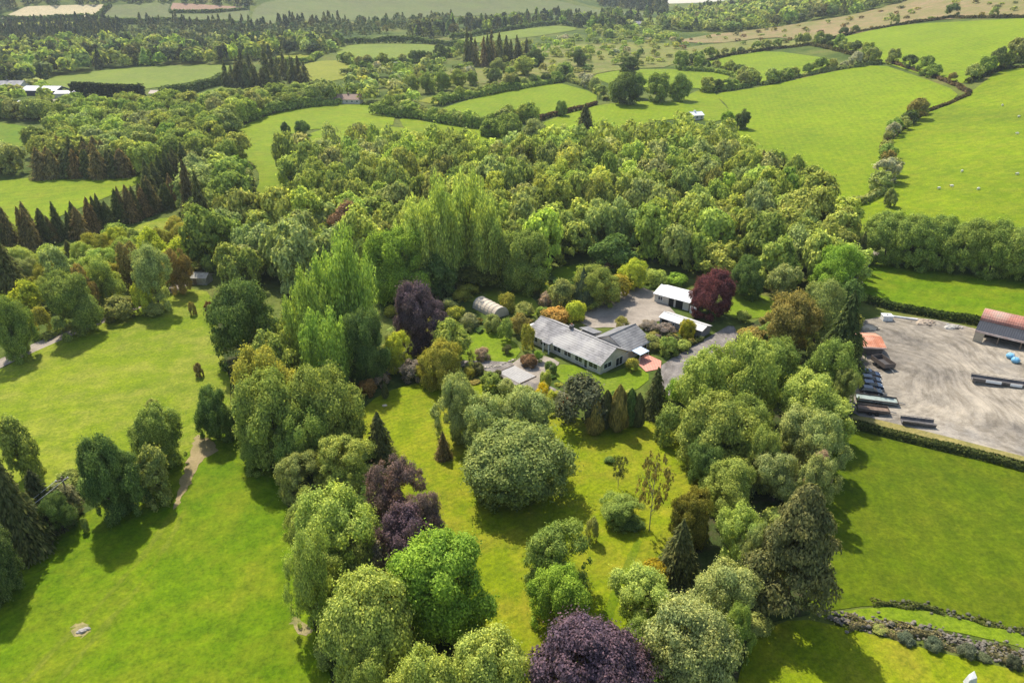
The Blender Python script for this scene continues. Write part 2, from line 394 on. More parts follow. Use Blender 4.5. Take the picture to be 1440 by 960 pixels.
def fit(x0, y0, x1, y1, hmin=.8):
    """photo box of a crown standing on the ground -> base point, radius, height (ellipsoid as the camera sees it)"""
    cx, cy = (x0 + x1) / 2, (y0 + y1) / 2; hw = (x1 - x0) / 2; hh = (y1 - y0) / 2
    bx, by = cx, cy + hh * .6; P = at(bx, by); r = hw * rng_of(P) / F; h = 2 * r
    for _ in range(14):
        Q = SPH * np.array([r, r, h / 2]) + np.array([P[0], P[1], P[2] + h / 2]); X, Y = proj(Q)
        r *= 2 * hw / np.ptp(X); h = min(max(h * (1 + 1.1 * (2 * hh / np.ptp(Y) - 1)), hmin * r), 5.5 * r)
        bx += cx - (X.max() + X.min()) / 2; by += cy - (Y.max() + Y.min()) / 2; P = at(bx, by)
    return P, r, h
def tree(box, kind, color, label, name='broadleaf_tree', cat='tree', group=None, jit=.06, parts=True):
    P, r, h = fit(*box)
    c = C[color] if isinstance(color, str) else color
    k = 1.0 if kind in ('near', 'mid', 'loose', 'domed') else 1.02
    return put(kind, name, (P[0], P[1], P[2] - .05), r * k, h * (k * .5 + .5), jitc(c, jit), label, cat, group, parts)
def shrub(box, color, label, kind='shrub', group=None, name='garden_shrub'):
    P, r, h = fit(*box); c = C[color] if isinstance(color, str) else color
    return put(kind, name, (P[0], P[1], P[2] - .08), r, h, jitc(c, .06), label, 'shrub', group, False)

ORD = ('zeroth first second third fourth fifth sixth seventh eighth ninth tenth eleventh twelfth thirteenth fourteenth fifteenth sixteenth seventeenth eighteenth nineteenth').split()
TENS = {20: 'twent', 30: 'thirt', 40: 'fort', 50: 'fift', 60: 'sixt'}
def ordw(n):
    if n < 20: return ORD[n]
    t = n // 10 * 10
    return TENS[t] + 'ieth' if n % 10 == 0 else TENS[t] + 'y-' + ORD[n % 10]

# ------------------------------------------------------------------ ground
def structure(o): o['kind'] = 'structure'; return o
def ground_mesh():
    rr = [0.0] ; r = 8.0
    while r < 7000: rr.append(r); r *= 1.0155 if r > 20 else 1.15
    az = np.radians(np.arange(-62, 62.01, .42)); rr = np.array(rr[1:])
    X = np.outer(rr, np.sin(az)); Y = np.outer(rr, np.cos(az)) - 14; Z = H(X, Y)
    V = np.stack([X, Y, Z], -1).reshape(-1, 3); n = len(az)
    i, j = np.meshgrid(np.arange(len(rr) - 1), np.arange(n - 1), indexing='ij'); a = (i * n + j).ravel()
    Q = np.stack([a, a + 1, a + n + 1, a + n], 1)
    return mesh_np('ground', V, Q, ground_mat(), smooth=True)
structure(link(bpy.data.objects.new('ground', ground_mesh())))

def inpoly(x, y, poly):
    x = np.asarray(x); y = np.asarray(y); c = np.zeros(x.shape, bool); n = len(poly)
    for i in range(n):
        x0, y0 = poly[i]; x1, y1 = poly[(i + 1) % n]
        hit = ((y0 > y) != (y1 > y)) & (x < (x1 - x0) * (y - y0) / (y1 - y0 + 1e-12) + x0)
        c ^= hit
    return c
def world(pts): return [tuple(at(*p)[:2]) for p in pts]
def smoothpoly(P, it=1):
    for _ in range(it):
        Q = []
        for i in range(len(P)):
            a = np.array(P[i]); b = np.array(P[(i + 1) % len(P)]); Q += [tuple(a * .78 + b * .22), tuple(a * .22 + b * .78)]
        P = Q
    return P
KEEP = []
def patch(name, px, mat, lift=0.0, keep=True, sm=1, wpts=None, jag=.0):
    P = wpts or world(px); P = smoothpoly(P, sm) if sm else P
    if keep: KEEP.append(P)
    A = np.array(P); cen = A.mean(0); dist = float(np.hypot(*np.minimum(np.abs(A).min(0) * 0 + cen, cen)))
    size = float(max(np.ptp(A[:, 0]), np.ptp(A[:, 1]))); step = max(.7, min(size / 26, 2 + dist * .022))
    B = []
    for i in range(len(P)):
        a = np.array(P[i]); b = np.array(P[(i + 1) % len(P)]); m = max(1, int(np.linalg.norm(b - a) / step))
        for k in range(m):
            q = a + (b - a) * k / m
            if jag: q = q + R.normal(0, jag, 2)
            B.append(q)
    gx, gy = np.meshgrid(np.arange(A[:, 0].min(), A[:, 0].max(), step), np.arange(A[:, 1].min(), A[:, 1].max(), step))
    gx = gx.ravel(); gy = gy.ravel(); ok = inpoly(gx, gy, [tuple(q) for q in B]); gx, gy = gx[ok], gy[ok]
    Bn = np.array(B)
    if len(gx):
        keepm = np.array([np.min(np.hypot(Bn[:, 0] - x, Bn[:, 1] - y)) > step * .4 for x, y in zip(gx, gy)])
        gx, gy = gx[keepm], gy[keepm]
    vs = [Vector(q) for q in B] + [Vector((x, y)) for x, y in zip(gx, gy)]
    out = delaunay_2d_cdt(vs, [], [list(range(len(B)))], 1, 1e-4)
    V = np.array([(v.x, v.y) for v in out[0]]); rg = np.hypot(V[:, 0], V[:, 1])
    Z = H(V[:, 0], V[:, 1]) + .03 + lift + .0005 * rg
    T = np.array([f for f in out[2] if len(f) == 3])
    e1 = V[T[:, 1]] - V[T[:, 0]]; e2 = V[T[:, 2]] - V[T[:, 0]]; fl = (e1[:, 0] * e2[:, 1] - e1[:, 1] * e2[:, 0]) < 0
    T[fl] = T[fl][:, ::-1]
    return structure(link(bpy.data.objects.new(name, mesh_np(name, np.column_stack([V, Z]), T, mat, smooth=True))))

G1 = (.135, .265, .012)
gm = {
 'near': grass_mat('pasture_near', (.098, .166, .001), (.068, .126, .001), stripe=.75, sw=3.2, samt=.035, patch=.9, dry=(.175, .185, .010), dryamt=.65),
 'meadow': grass_mat('meadow_left', (.165, .212, .006), (.105, .158, .005), patch=.8, dry=(.24, .225, .04), dryamt=.6),
 'lawn': grass_mat('mown_lawn', (.162, .203, .003), (.112, .160, .003), stripe=.95, sw=1.2, samt=.045, patch=.75, dry=(.25, .205, .02), dryamt=.65),
 'hlawn': grass_mat('house_lawn', (.135, .195, .006), None, patch=.5, dryamt=.25),
 'right': grass_mat('pasture_right', (.078, .116, .001), (.062, .098, .001), stripe=.2, sw=4, samt=.03, patch=.8, dry=(.11, .115, .006), dryamt=.45, fine=.8),
 'slope': grass_mat('pasture_slope', (.160, .224, .001), (.115, .174, .002), stripe=.25, sw=3.0, samt=.03, patch=.9, dry=(.20, .21, .012), dryamt=.45),
 'slope2': grass_mat('pasture_slope_low', (.160, .224, .001), (.102, .152, .002), stripe=1.2, sw=5.0, samt=.025, patch=.95, dry=(.215, .21, .015), dryamt=.45),
 'yellow': grass_mat('yellowish_pasture', (.19, .20, .010), None, patch=.6, dryamt=.35),
 'far': grass_mat('far_pasture', (.14, .185, .012), (.10, .14, .015), patch=.8, dryamt=.3),
 'fardull': grass_mat('far_dull_pasture', (.105, .135, .030), (.085, .100, .030), patch=1.0, dry=(.17, .15, .06), dryamt=.5),
 'moor': grass_mat('moor', (.27, .175, .095), (.16, .15, .04), patch=1.0, dry=(.13, .15, .03), dryamt=.75),
 'rough': grass_mat('rough_pasture', (.16, .18, .022), (.105, .125, .022), patch=1.0, dry=(.22, .165, .07), dryamt=.7),
 'tan': grass_mat('stubble', (.42, .34, .20), (.36, .29, .17), patch=.4, dryamt=.1),
 'redsoil': grass_mat('bare_soil', (.27, .16, .11), (.22, .14, .09), patch=.4, dryamt=.1),
}
patch('field', [(-140, 1010), (-140, 870), (0, 800), (95, 735), (190, 685), (262, 640), (285, 612), (318, 610), (345, 600), (400, 690), (425, 800), (440, 880), (470, 960), (480, 1100), (-140, 1100)], gm['near'])
patch('meadow', [(-120, 640), (-60, 560), (0, 520), (60, 488), (100, 467), (190, 430), (260, 405), (300, 412), (305, 470), (330, 560), (300, 622), (262, 640), (190, 668), (120, 690), (60, 690), (0, 700), (-80, 740)], gm['meadow'])
patch('field', [(-60, 258), (0, 255), (60, 249), (120, 249), (200, 244), (215, 250), (165, 272), (95, 300), (0, 340), (-60, 330)], gm['slope2'])
patch('field', [(35, 372), (60, 352), (110, 345), (150, 330), (245, 302), (252, 318), (200, 340), (150, 352), (110, 362), (70, 372)], gm['meadow'])
patch('field', [(-40, 172), (0, 172), (72, 186), (40, 205), (0, 212), (-40, 212)], gm['near'])
patch('field', [(300, 215), (325, 185), (367, 166), (417, 151), (480, 146), (520, 147), (556, 163), (552, 180), (490, 182), (430, 182), (395, 195), (385, 215), (392, 240), (420, 268), (415, 290), (350, 290), (368, 250), (352, 225)], gm['slope2'])
patch('field', [(560, 165), (600, 168), (650, 176), (706, 190), (712, 204), (670, 202), (610, 190), (570, 184)], gm['slope2'])
patch('field', [(47, 117), (80, 107), (160, 98), (240, 93), (322, 91), (325, 103), (290, 112), (225, 124), (107, 134), (50, 126)], gm['far'])
patch('field', [(255, 141), (330, 117), (385, 126), (388, 133), (330, 138), (290, 140)], gm['far'])
patch('field', [(382, 78), (450, 76), (435, 87), (393, 90)], gm['yellow'])
patch('field', [(412, 98), (440, 87), (482, 85), (508, 93), (500, 108), (450, 118), (432, 112)], gm['yellow'])
patch('field', [(470, 68), (500, 63), (545, 62), (600, 63), (655, 70), (620, 82), (560, 91), (500, 93), (478, 85)], gm['far'])
patch('field', [(633, 58), (687, 49), (780, 36), (820, 41), (763, 51), (713, 56), (653, 63)], gm['far'])
patch('field', [(610, 157), (667, 138), (777, 115), (840, 132), (838, 147), (770, 162), (747, 160), (680, 172)], gm['slope'])
patch('field', [(580, 142), (663, 126), (735, 114), (637, 140), (617, 148)], gm['yellow'])
patch('field', [(745, 180), (790, 163), (840, 148), (900, 143), (965, 143), (985, 165), (905, 172), (880, 195), (763, 195)], gm['slope'])
patch('field', [(955, 140), (985, 126), (1003, 128), (1012, 142), (1030, 160), (1010, 172), (985, 170), (962, 155)], gm['slope2'], lift=-.01)
patch('field', [(828, 107), (880, 98), (1010, 98), (1032, 110), (985, 124), (905, 124), (860, 120)], gm['slope'])
patch('field', [(1000, 133), (1070, 123), (1160, 103), (1237, 90), (1290, 108), (1350, 130), (1335, 146), (1277, 160), (1255, 183), (1243, 200), (1247, 235), (1222, 272), (1195, 290), (1150, 290), (1100, 270), (1050, 240), (1020, 215), (1010, 190), (1030, 165), (1020, 145)], gm['slope'])
patch('field', [(1180, 300), (1220, 283), (1248, 263), (1258, 235), (1246, 205), (1275, 180), (1300, 160), (1345, 145), (1368, 128), (1405, 100), (1440, 96), (1600, 90), (1600, 360), (1440, 345), (1330, 330), (1225, 345), (1195, 325)], gm['slope2'])
patch('field', [(1155, 62), (1207, 47), (1273, 35), (1440, 26), (1600, 22), (1600, 40), (1440, 76), (1400, 97), (1363, 115), (1345, 120), (1320, 112), (1290, 104), (1253, 92), (1227, 84), (1167, 69)], gm['slope'])
patch('field', [(987, 89), (1027, 78), (1083, 71), (1175, 84), (1160, 95), (1117, 108), (1070, 118), (1058, 111), (1033, 98)], gm['slope'])
patch('field', [(955, 104), (985, 103), (1030, 118), (1005, 126), (965, 124)], gm['slope2'])
patch('moor', [(945, 58), (1017, 46), (1127, 33), (1210, 20), (1293, -4), (1600, -12), (1600, 22), (1440, 24), (1337, 27), (1277, 33), (1193, 50), (1147, 58), (1080, 52), (1000, 62)], gm['moor'])
patch('rough_pasture', [(930, 75), (1000, 62), (1080, 54), (1145, 60), (1110, 67), (1020, 79), (960, 90)], gm['rough'])
patch('rough_pasture', [(600, 110), (700, 78), (760, 66), (830, 62), (930, 60), (960, 70), (950, 95), (870, 98), (800, 112), (740, 108), (660, 122)], gm['rough'])
patch('field', [(2, 27), (15, 20), (37, 10), (153, 7), (133, 25)], gm['tan'], sm=0)
patch('field', [(238, 17), (243, 5), (347, 11), (293, 17)], gm['redsoil'], sm=0)
patch('field', [(140, 32), (156, 8), (240, 4), (236, 18), (296, 18), (350, 14), (352, 36)], gm['fardull'], sm=0)
patch('field', [(0, 40), (0, 34), (60, 31), (105, 31), (100, 38), (40, 41)], gm['yellow'])
patch('hillside', [(352, 36), (356, 14), (375, 2), (470, -6), (620, -10), (800, 4), (925, 19), (900, 26), (780, 20), (650, 23), (520, 30), (440, 30)], gm['fardull'])
patch('field', [(840, 34), (880, 27), (930, 26), (945, 32), (900, 37)], gm['far'])
patch('field', [(1205, 395), (1235, 362), (1330, 372), (1440, 388), (1600, 400), (1600, 480), (1440, 462), (1370, 452), (1215, 425)], gm['near'])
patch('field', [(1150, 640), (1180, 600), (1300, 630), (1440, 660), (1600, 692), (1600, 930), (1440, 888), (1360, 868), (1290, 852), (1230, 850), (1140, 862), (1110, 780)], gm['right'])
patch('grass_verge', [(1140, 866), (1230, 853), (1290, 856), (1360, 872), (1440, 892), (1600, 934), (1600, 960), (1440, 910), (1330, 885), (1200, 872)], gm['hlawn'])
patch('lawn', [(1020, 1100), (1035, 960), (1060, 890), (1120, 868), (1200, 885), (1300, 912), (1440, 945), (1600, 985), (1600, 1100)], gm['lawn'], lift=.01)
patch('lawn', [(478, 612), (500, 585), (535, 553), (600, 535), (660, 532), (720, 548), (800, 585), (850, 598), (930, 590), (985, 650), (985, 740), (900, 850), (880, 930), (820, 980), (700, 985), (650, 870), (610, 770), (560, 690), (520, 650)], gm['lawn'])
patch('lawn', [(600, 475), (640, 455), (700, 466), (735, 490), (722, 508), (690, 512), (655, 507), (625, 500)], gm['hlawn'])
patch('lawn', [(768, 522), (795, 510), (850, 528), (892, 513), (918, 530), (890, 552), (850, 556), (800, 545)], gm['hlawn'])
patch('lawn', [(655, 405), (690, 392), (730, 402), (760, 430), (752, 447), (712, 440), (680, 428), (640, 420)], grass_mat('back_lawn', (.19, .24, .016), None, dryamt=.4))
patch('lawn', [(1015, 415), (1045, 410), (1090, 420), (1085, 445), (1040, 450), (1010, 440)], gm['hlawn'])
patch('lawn', [(770, 380), (830, 368), (840, 385), (790, 398)], gm['hlawn'])
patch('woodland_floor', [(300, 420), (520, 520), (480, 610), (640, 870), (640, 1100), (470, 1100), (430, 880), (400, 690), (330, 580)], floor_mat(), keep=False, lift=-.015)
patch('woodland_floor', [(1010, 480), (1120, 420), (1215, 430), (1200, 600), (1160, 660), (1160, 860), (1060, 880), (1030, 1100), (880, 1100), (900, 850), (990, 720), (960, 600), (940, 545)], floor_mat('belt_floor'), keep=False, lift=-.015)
YARD = gravel_mat('yard_gravel', (.15, .133, .112), (.32, .278, .218), (.22, .208, .195), .05, True)
patch('yard', [(1188, 470), (1222, 445), (1300, 447), (1372, 462), (1440, 482), (1600, 500), (1600, 690), (1440, 650), (1310, 612), (1198, 588), (1180, 540)], YARD)
patch('verge', [(1185, 590), (1205, 583), (1300, 606), (1440, 642), (1600, 682), (1600, 694), (1440, 656), (1300, 622), (1190, 598)], grass_mat('dry_verge', (.24, .20, .07), (.2, .17, .06), dryamt=.5), lift=.02, keep=False)
GRAV = gravel_mat('courtyard_gravel', (.21, .178, .145), (.31, .265, .215), None, .25)
DRIVE = gravel_mat('drive_gravel', (.15, .135, .125), (.23, .205, .185), None, .3, True)
patch('courtyard', [(812, 450), (830, 432), (857, 418), (895, 402), (925, 412), (940, 430), (960, 452), (930, 450), (904, 459), (880, 464), (857, 460), (830, 462)], GRAV)
patch('driveway', [(1030, 455), (1040, 475), (1005, 495), (975, 515), (955, 535), (945, 560), (925, 545), (922, 522), (935, 510), (970, 489), (1000, 472)], DRIVE)
patch('driveway', [(470, 540), (500, 545), (560, 522), (610, 520), (650, 517), (690, 522), (720, 540), (760, 556), (810, 570), (815, 560), (775, 545), (752, 528), (735, 512), (700, 508), (655, 507), (600, 508), (560, 512), (500, 530)], DRIVE, lift=.01)
patch('forecourt', [(715, 515), (742, 496), (775, 503), (790, 512), (768, 520), (765, 538), (748, 540)], GRAV, lift=.02)
TRK_ = grass_mat('worn_track', (.112, .166, .002), (.085, .132, .002), patch=.8, dry=(.165, .175, .02), dryamt=.75)
def strip(name, px, w, mat):
    P = [np.array(q) for q in world(px)]; Lf, Rt = [], []
    for i, q in enumerate(P):
        d_ = P[min(i + 1, len(P) - 1)] - P[max(i - 1, 0)]; d_ = d_ / np.linalg.norm(d_); n_ = np.array([-d_[1], d_[0]]) * w / 2; Lf.append(tuple(q + n_)); Rt.append(tuple(q - n_))
    patch(name, None, mat, lift=.02, keep=False, sm=1, wpts=Lf + Rt[::-1], jag=.12)
strip('track', [(252, 705), (215, 765), (150, 840), (75, 915), (20, 975), (-30, 1030)], .8, TRK_)
strip('track', [(262, 712), (232, 775), (175, 850), (105, 930), (50, 1000)], .8, TRK_)
strip('track', [(900, 760), (870, 820), (850, 880)], 1.2, TRK_)
patch('field', [(392, 205), (470, 176), (560, 178), (640, 195), (600, 215), (480, 215), (420, 245), (398, 245)], gm['slope2'], lift=-.015, keep=False)
patch('lane', [(-60, 535), (0, 505), (60, 478), (130, 450), (200, 424), (262, 392), (282, 380), (288, 386), (268, 400), (204, 431), (134, 459), (64, 488), (0, 518), (-60, 548)], GRAV, lift=.01)
patch('lane', [(1180, 440), (1195, 400), (1212, 362), (1225, 352), (1240, 358), (1222, 372), (1208, 410), (1196, 445)], GRAV, lift=.02)
patch('bare_earth', [(268, 632), (275, 612), (300, 618), (306, 632), (285, 648), (262, 690), (245, 720), (250, 690), (262, 655)], gravel_mat('earth', (.20, .165, .07), (.29, .225, .12)), lift=.03, keep=False, jag=.25)
patch('bare_earth', [(98, 886), (112, 874), (128, 880), (126, 892), (108, 898)], grass_mat('earth_patch', (.20, .185, .05), (.13, .165, .02), patch=1.0, dry=(.30, .24, .12), dryamt=.9), lift=.03, keep=False, sm=2, jag=.22)
patch('bare_earth', [(405, 872), (420, 866), (438, 884), (436, 895), (418, 892)], grass_mat('earth_edge', (.20, .175, .06), (.12, .16, .02), patch=1.0, dry=(.30, .23, .14), dryamt=.9), lift=.03, keep=False, sm=2, jag=.22)

# ------------------------------------------------------------------ buildings
WHITE = plain('white_render', (.54, .50, .43), .85, .15, .8, tint=(.40, .36, .30))
TRIM = plain('white_trim', (.72, .72, .7), .5, .06)
SLATE = plain('grey_tile_roof', (.25, .235, .23), .8, .5, .45, tint=(.40, .375, .345), bands=('Z', .28, .2), spec=.1)
SLATE2 = plain('dark_tile_roof', (.17, .165, .165), .8, .3, .8, tint=(.27, .26, .25), bands=('Z', .28, .2), spec=.1)
GLASS = plain('window_glass', (.03, .035, .045), .12, .3, .4, spec=.6)
DARK = plain('shade_and_dark_paint', (.02, .018, .016), .9, .3)  # near-black: paints in shade of open interiors, also colours dark parts
WTIN = plain('white_sheet_roof', (.74, .74, .73), .55, .06, .6, tint=(.62, .61, .58), bands=('X', .5, .14))
GTIN = plain('pale_sheet_roof', (.56, .54, .52), .6, .1, .6, tint=(.46, .44, .41), bands=('X', .5, .12))
RUST = plain('rusty_sheet_roof', (.44, .19, .14), .9, .4, .28, tint=(.36, .28, .22), bands=('X', .45, .25))
SLDK = plain('slate_sheet', (.03, .033, .042), .6, .25, .6, bands=('X', .45, .2))
WOOD = plain('weathered_wood', (.20, .15, .11), .9, .3, 2)
STONE = plain('stone', (.38, .36, .33), .95, .25, 1.4, tint=(.25, .24, .2))
TAN = plain('tan_render', (.48, .40, .29), .9, .15, .8, tint=(.36, .30, .22))

def flatz(x, y): return float(H(x, y))
def gable_part(root, x0, x1, y0, y1, he, hr, axis='x', wm=WHITE, rm=SLATE, over=.4, zb=-.8, t=.16, fascia=True):
    """walls and a ridged roof (thickness t) of a block; axis = direction of the ridge"""
    w = MB()
    if axis == 'x':
        ym = (y0 + y1) / 2
        vs = [(x0, y0, zb), (x1, y0, zb), (x1, y1, zb), (x0, y1, zb), (x0, y0, he), (x1, y0, he), (x1, y1, he), (x0, y1, he), (x0, ym, hr - .1), (x1, ym, hr - .1)]
        w.add(vs, [(0, 1, 5, 4), (2, 3, 7, 6), (1, 2, 6, 9, 5), (3, 0, 4, 8, 7), (4, 5, 9, 8), (6, 7, 8, 9)])
        sl = (hr - he) / (ym - y0); o = over
        A = (x0 - o, y0 - o, he - sl * o + .1); B = (x1 + o, y0 - o, he - sl * o + .1); Rg0 = (x0 - o, ym, hr + .1); Rg1 = (x1 + o, ym, hr + .1)
        Cc = (x1 + o, y1 + o, he - sl * o + .1); D = (x0 - o, y1 + o, he - sl * o + .1)
    else:
        xm = (x0 + x1) / 2
        vs = [(x0, y0, zb), (x1, y0, zb), (x1, y1, zb), (x0, y1, zb), (x0, y0, he), (x1, y0, he), (x1, y1, he), (x0, y1, he), (xm, y0, hr - .1), (xm, y1, hr - .1)]
        w.add(vs, [(1, 2, 6, 5), (3, 0, 4, 7), (0, 1, 5, 8, 4), (2, 3, 7, 9, 6), (4, 8, 9, 7), (5, 6, 9, 8)])
        sl = (hr - he) / (xm - x0); o = over
        A = (x0 - o, y0 - o, he - sl * o + .1); B = (x0 - o, y1 + o, he - sl * o + .1); Rg0 = (xm, y0 - o, hr + .1); Rg1 = (xm, y1 + o, hr + .1)
        Cc = (x1 + o, y1 + o, he - sl * o + .1); D = (x1 + o, y0 - o, he - sl * o + .1)
    w.build('wall', wm, root)
    r = MB(); r.slab([A, B, Rg1, Rg0], t); r.slab([Rg0, Rg1, Cc, D], t)
    ro = r.build('roof', rm, root)
    MB().tube([Vector(Rg0) + Vector((0, 0, .03)), Vector(Rg1) + Vector((0, 0, .03))], .11, 6).build('ridge_cap', rm, ro)
    if fascia:
        dn = Vector((0, 0, -.14))
        for p, q in ((A, B), (Cc, D)): MB().tube([Vector(p) + dn, Vector(q) + dn], .08, 6).build('gutter', TRIM, ro)
    return ro
def window(root, side, a, b, z0, z1, plane, door=False, label=None):
    """opening on a wall: side is the outward axis ('-y','+y','-x','+x'), a..b along the wall, plane = the wall's coordinate; frame, pane, sill"""
    sg = -1 if side[0] == '-' else 1; ax = side[1]
    def bx(m, u0, u1, w0, w1, d0, d1):
        lo, hi = sorted((plane + sg * d0, plane + sg * d1))
        return m.box(u0, lo, w0, u1, hi, w1) if ax == 'y' else m.box(lo, u0, w0, hi, u1, w1)
    f = MB(); k = .09
    bx(f, a, a + k, z0, z1, -.02, .05); bx(f, b - k, b, z0, z1, -.02, .05); bx(f, a + k, b - k, z1 - k, z1, -.02, .05); bx(f, a + k, b - k, z0, z0 + k, -.02, .05)
    if b - a > 1.3: bx(f, (a + b) / 2 - .035, (a + b) / 2 + .035, z0 + k, z1 - k, -.02, .045)
    fo = f.build('door' if door else 'window', TRIM, root)
    bx(MB(), a + k, b - k, z0 + k, z1 - k, -.02, .012).build('pane', GLASS, fo)
    if not door: bx(MB(), a - .08, b + .08, z0 - .07, z0, 0, .12).build('sill', STONE, fo)
    return fo
# the bungalow
u = np.array([.67673, -.73623]); ang = math.atan2(u[1], u[0])
A0 = at(844, 527); L = 22.4; W = 9.2
o2 = np.array(A0[:2]) - u * L
hz = flatz(*(o2 + u * L / 2)) - .05
house = empty('bungalow', (o2[0], o2[1], hz), ang, 'long white bungalow with grey tiled roof and rear wing behind the front lawn', 'house')
gable_part(house, 0, L, 0, W, 2.65, 5.0)
gable_part(house, L - 9.6, L - .25, W - .5, W + 8.2, 2.6, 4.85, 'y', rm=SLATE2, over=.35)
for a, b in ((1.3, 3.4), (4.2, 6.0), (8.4, 10.8), (11.7, 13.9), (15.0, 17.2), (19.0, 21.6)): window(house, '-y', a, b, .8, 2.25, 0)
window(house, '-y', 6.6, 7.6, .1, 2.15, 0, True); window(house, '-y', 17.7, 18.7, .1, 2.15, 0, True)
window(house, '+x', 1.0, 3.6, .9, 2.2, L); window(house, '+x', 5.0, 7.4, .15, 2.2, L, True)
window(house, '+x', 11.2, 13.0, .9, 2.1, L - .25); window(house, '+x', 14.2, 16.2, .9, 2.1, L - .25)
porch = MB().box(6.0, -1.5, 2.55, 8.4, .2, 2.7).build('porch', SLATE2, house)
for xx in (6.2, 8.0): MB().box(xx, -1.3, -.3, xx + .2, -1.1, 2.55).build('porch_post', TRIM, porch)
ch = MB().box(9.0, 4.4, 4.6, 9.7, 5.2, 5.8).box(8.93, 4.33, 5.8, 9.77, 5.27, 5.92).build('chimney', plain('chimney_dark', (.13, .12, .12)), house)
POT = plain('clay_pot', (.35, .16, .09))
for xx in (9.2, 9.5): MB().tube([(xx, 4.8, 5.92), (xx, 4.8, 6.25)], .11, 8).build('chimney_pot', POT, ch)
MB().box(-2.6, 1.2, -.6, -.01, 5.6, 2.35).build('side_porch', WHITE, house)
MB().box(-2.8, 1.0, 2.35, -.42, 5.8, 2.5).build('flat_roof', WTIN, house)
MB().box(7.5, W, -.6, 11.6, W + 3.4, 2.35).build('rear_extension', WHITE, house)
MB().slab([(7.3, W + .45, 3.1), (11.8, W + .45, 3.1), (11.8, W + 3.7, 2.45), (7.3, W + 3.7, 2.45)], .14).build('extension_roof', SLATE2, house)
cn = MB().slab([(L + .02, 10.2, 2.45), (L + 2.6, 10.2, 2.2), (L + 2.6, 13.4, 2.2), (L + .02, 13.4, 2.45)], .08).build('canopy', plain('pale_blue_sheet', (.42, .48, .56), .4), house)
for yy in (10.25, 13.25): MB().box(L + 2.4, yy, -.5, L + 2.5, yy + .1, 2.12).build('canopy_post', TRIM, house)
KEEP.append([tuple(o2 + u * a + np.array([-u[1], u[0]]) * b) for a, b in ((-3, -1), (L + 3, -1), (L + 3, W + 9), (-3, W + 9))])

def frame_of(p, q, h=0):
    """root point, angle, length of a wall foot from pixel p to pixel q"""
    a = at(*p, h); b = at(*q, h); d = b - a; return a, math.atan2(d[1], d[0]), float(np.hypot(d[0], d[1]))
# white roofed garage
a, an, Lg = frame_of((918.5, 411), (968.5, 424.5), 2.6)
sh = empty('garage', (a[0], a[1], flatz(a[0], a[1]) - .1), an, 'white roofed open fronted garage beside the dark red tree', 'garage')
gable_part(sh, .4, Lg, .3, 7.6, 2.5, 3.7, wm=WHITE, rm=WTIN, over=.35, fascia=False)
for s_, e_ in ((4.6, 6.0), (6.6, 8.6)): MB().box(s_, .24, .0, e_, .29, 2.25).build('bay_shade_panel', DARK, sh)  # flat dark panels on the wall, shade inside the bays painted in
window(sh, '-y', 1.4, 2.8, .9, 2.0, .3)
MB().box(Lg + .8, -.6, -.4, Lg + 2.6, -.45, 1.9).build('door_leaf', TRIM, sh)
KEEP.append(world([(910, 415), (940, 392), (985, 405), (975, 432)]))
# long low shed
a, an, Lg = frame_of((926, 444), (986, 464), 2.3)
sh = empty('shed', (a[0], a[1], flatz(a[0], a[1]) - .1), an, 'long low shed with pale sheet roof behind the yellow tree', 'shed')
gable_part(sh, .3, Lg, .3, 4.4, 2.1, 2.75, wm=plain('grey_boards', (.23, .22, .22), .9, .2), rm=GTIN, over=.3, fascia=False)
MB().box(.9, .24, 0, 2.6, .29, 1.9).build('door', DARK, sh); window(sh, '-y', 3.2, 4.6, .9, 1.7, .3); window(sh, '-y', 7.6, 9.2, .9, 1.7, .3)
KEEP.append(world([(922, 460), (930, 428), (1000, 450), (990, 480)]))
# polytunnel
a, an, Lg = frame_of((665, 432), (692, 447), .2)
pt = empty('polytunnel', (a[0], a[1], flatz(a[0], a[1])), an, 'cream polytunnel greenhouse half hidden by shrubs left of the bungalow', 'greenhouse')
def arch(x0, x1, w, h, n=12, t=0): return [[(x, w / 2 + math.cos(math.pi * k / n) * w / 2, math.sin(math.pi * k / n) ** .8 * h) for k in range(n + 1)] for x in (x0, x1)]
def arch_mb(x0, x1, w, h, n=12, ends=True):
    m = MB(); A_, B_ = arch(x0, x1, w, h, n); m.add(A_ + B_, [(k, k + 1, k + n + 2, k + n + 1) for k in range(n)] + ([tuple(range(n + 1)), tuple(range(2 * n + 1, n, -1))] if ends else [])); return m
arch_mb(0, Lg + .8, 4.6, 2.6).build('cover', plain('cream_film', (.52, .44, .34), .6, .2, .5, tint=(.40, .33, .25), spec=.1), pt, False)
hoop = MB()
for i in range(7):
    x = (Lg + .8) * i / 6; hoop.tube([(x, 2.3 + math.cos(math.pi * k / 12) * 2.34, math.sin(math.pi * k / 12) ** .8 * 2.65) for k in range(13)], .05, 5)
hoop.build('hoops', plain('grey_steel', (.4, .4, .4), .5, .1), pt)
KEEP.append(world([(662, 440), (668, 412), (702, 428), (710, 452), (690, 458)]))
# stone hut at the end of the left lane
a = at(266, 400); hut = empty('hut', (a[0], a[1], flatz(a[0], a[1])), -.1, 'small stone hut with pale roof at the far end of the left meadow', 'hut')
gable_part(hut, 0, 5.2, 0, 3.6, 2.0, 2.9, wm=STONE, rm=plain('mossy_roof', (.30, .28, .23), .9, .3), over=.25, fascia=False); MB().box(1.4, -.05, 0, 2.4, -.001, 1.8).build('door', WOOD, hut)

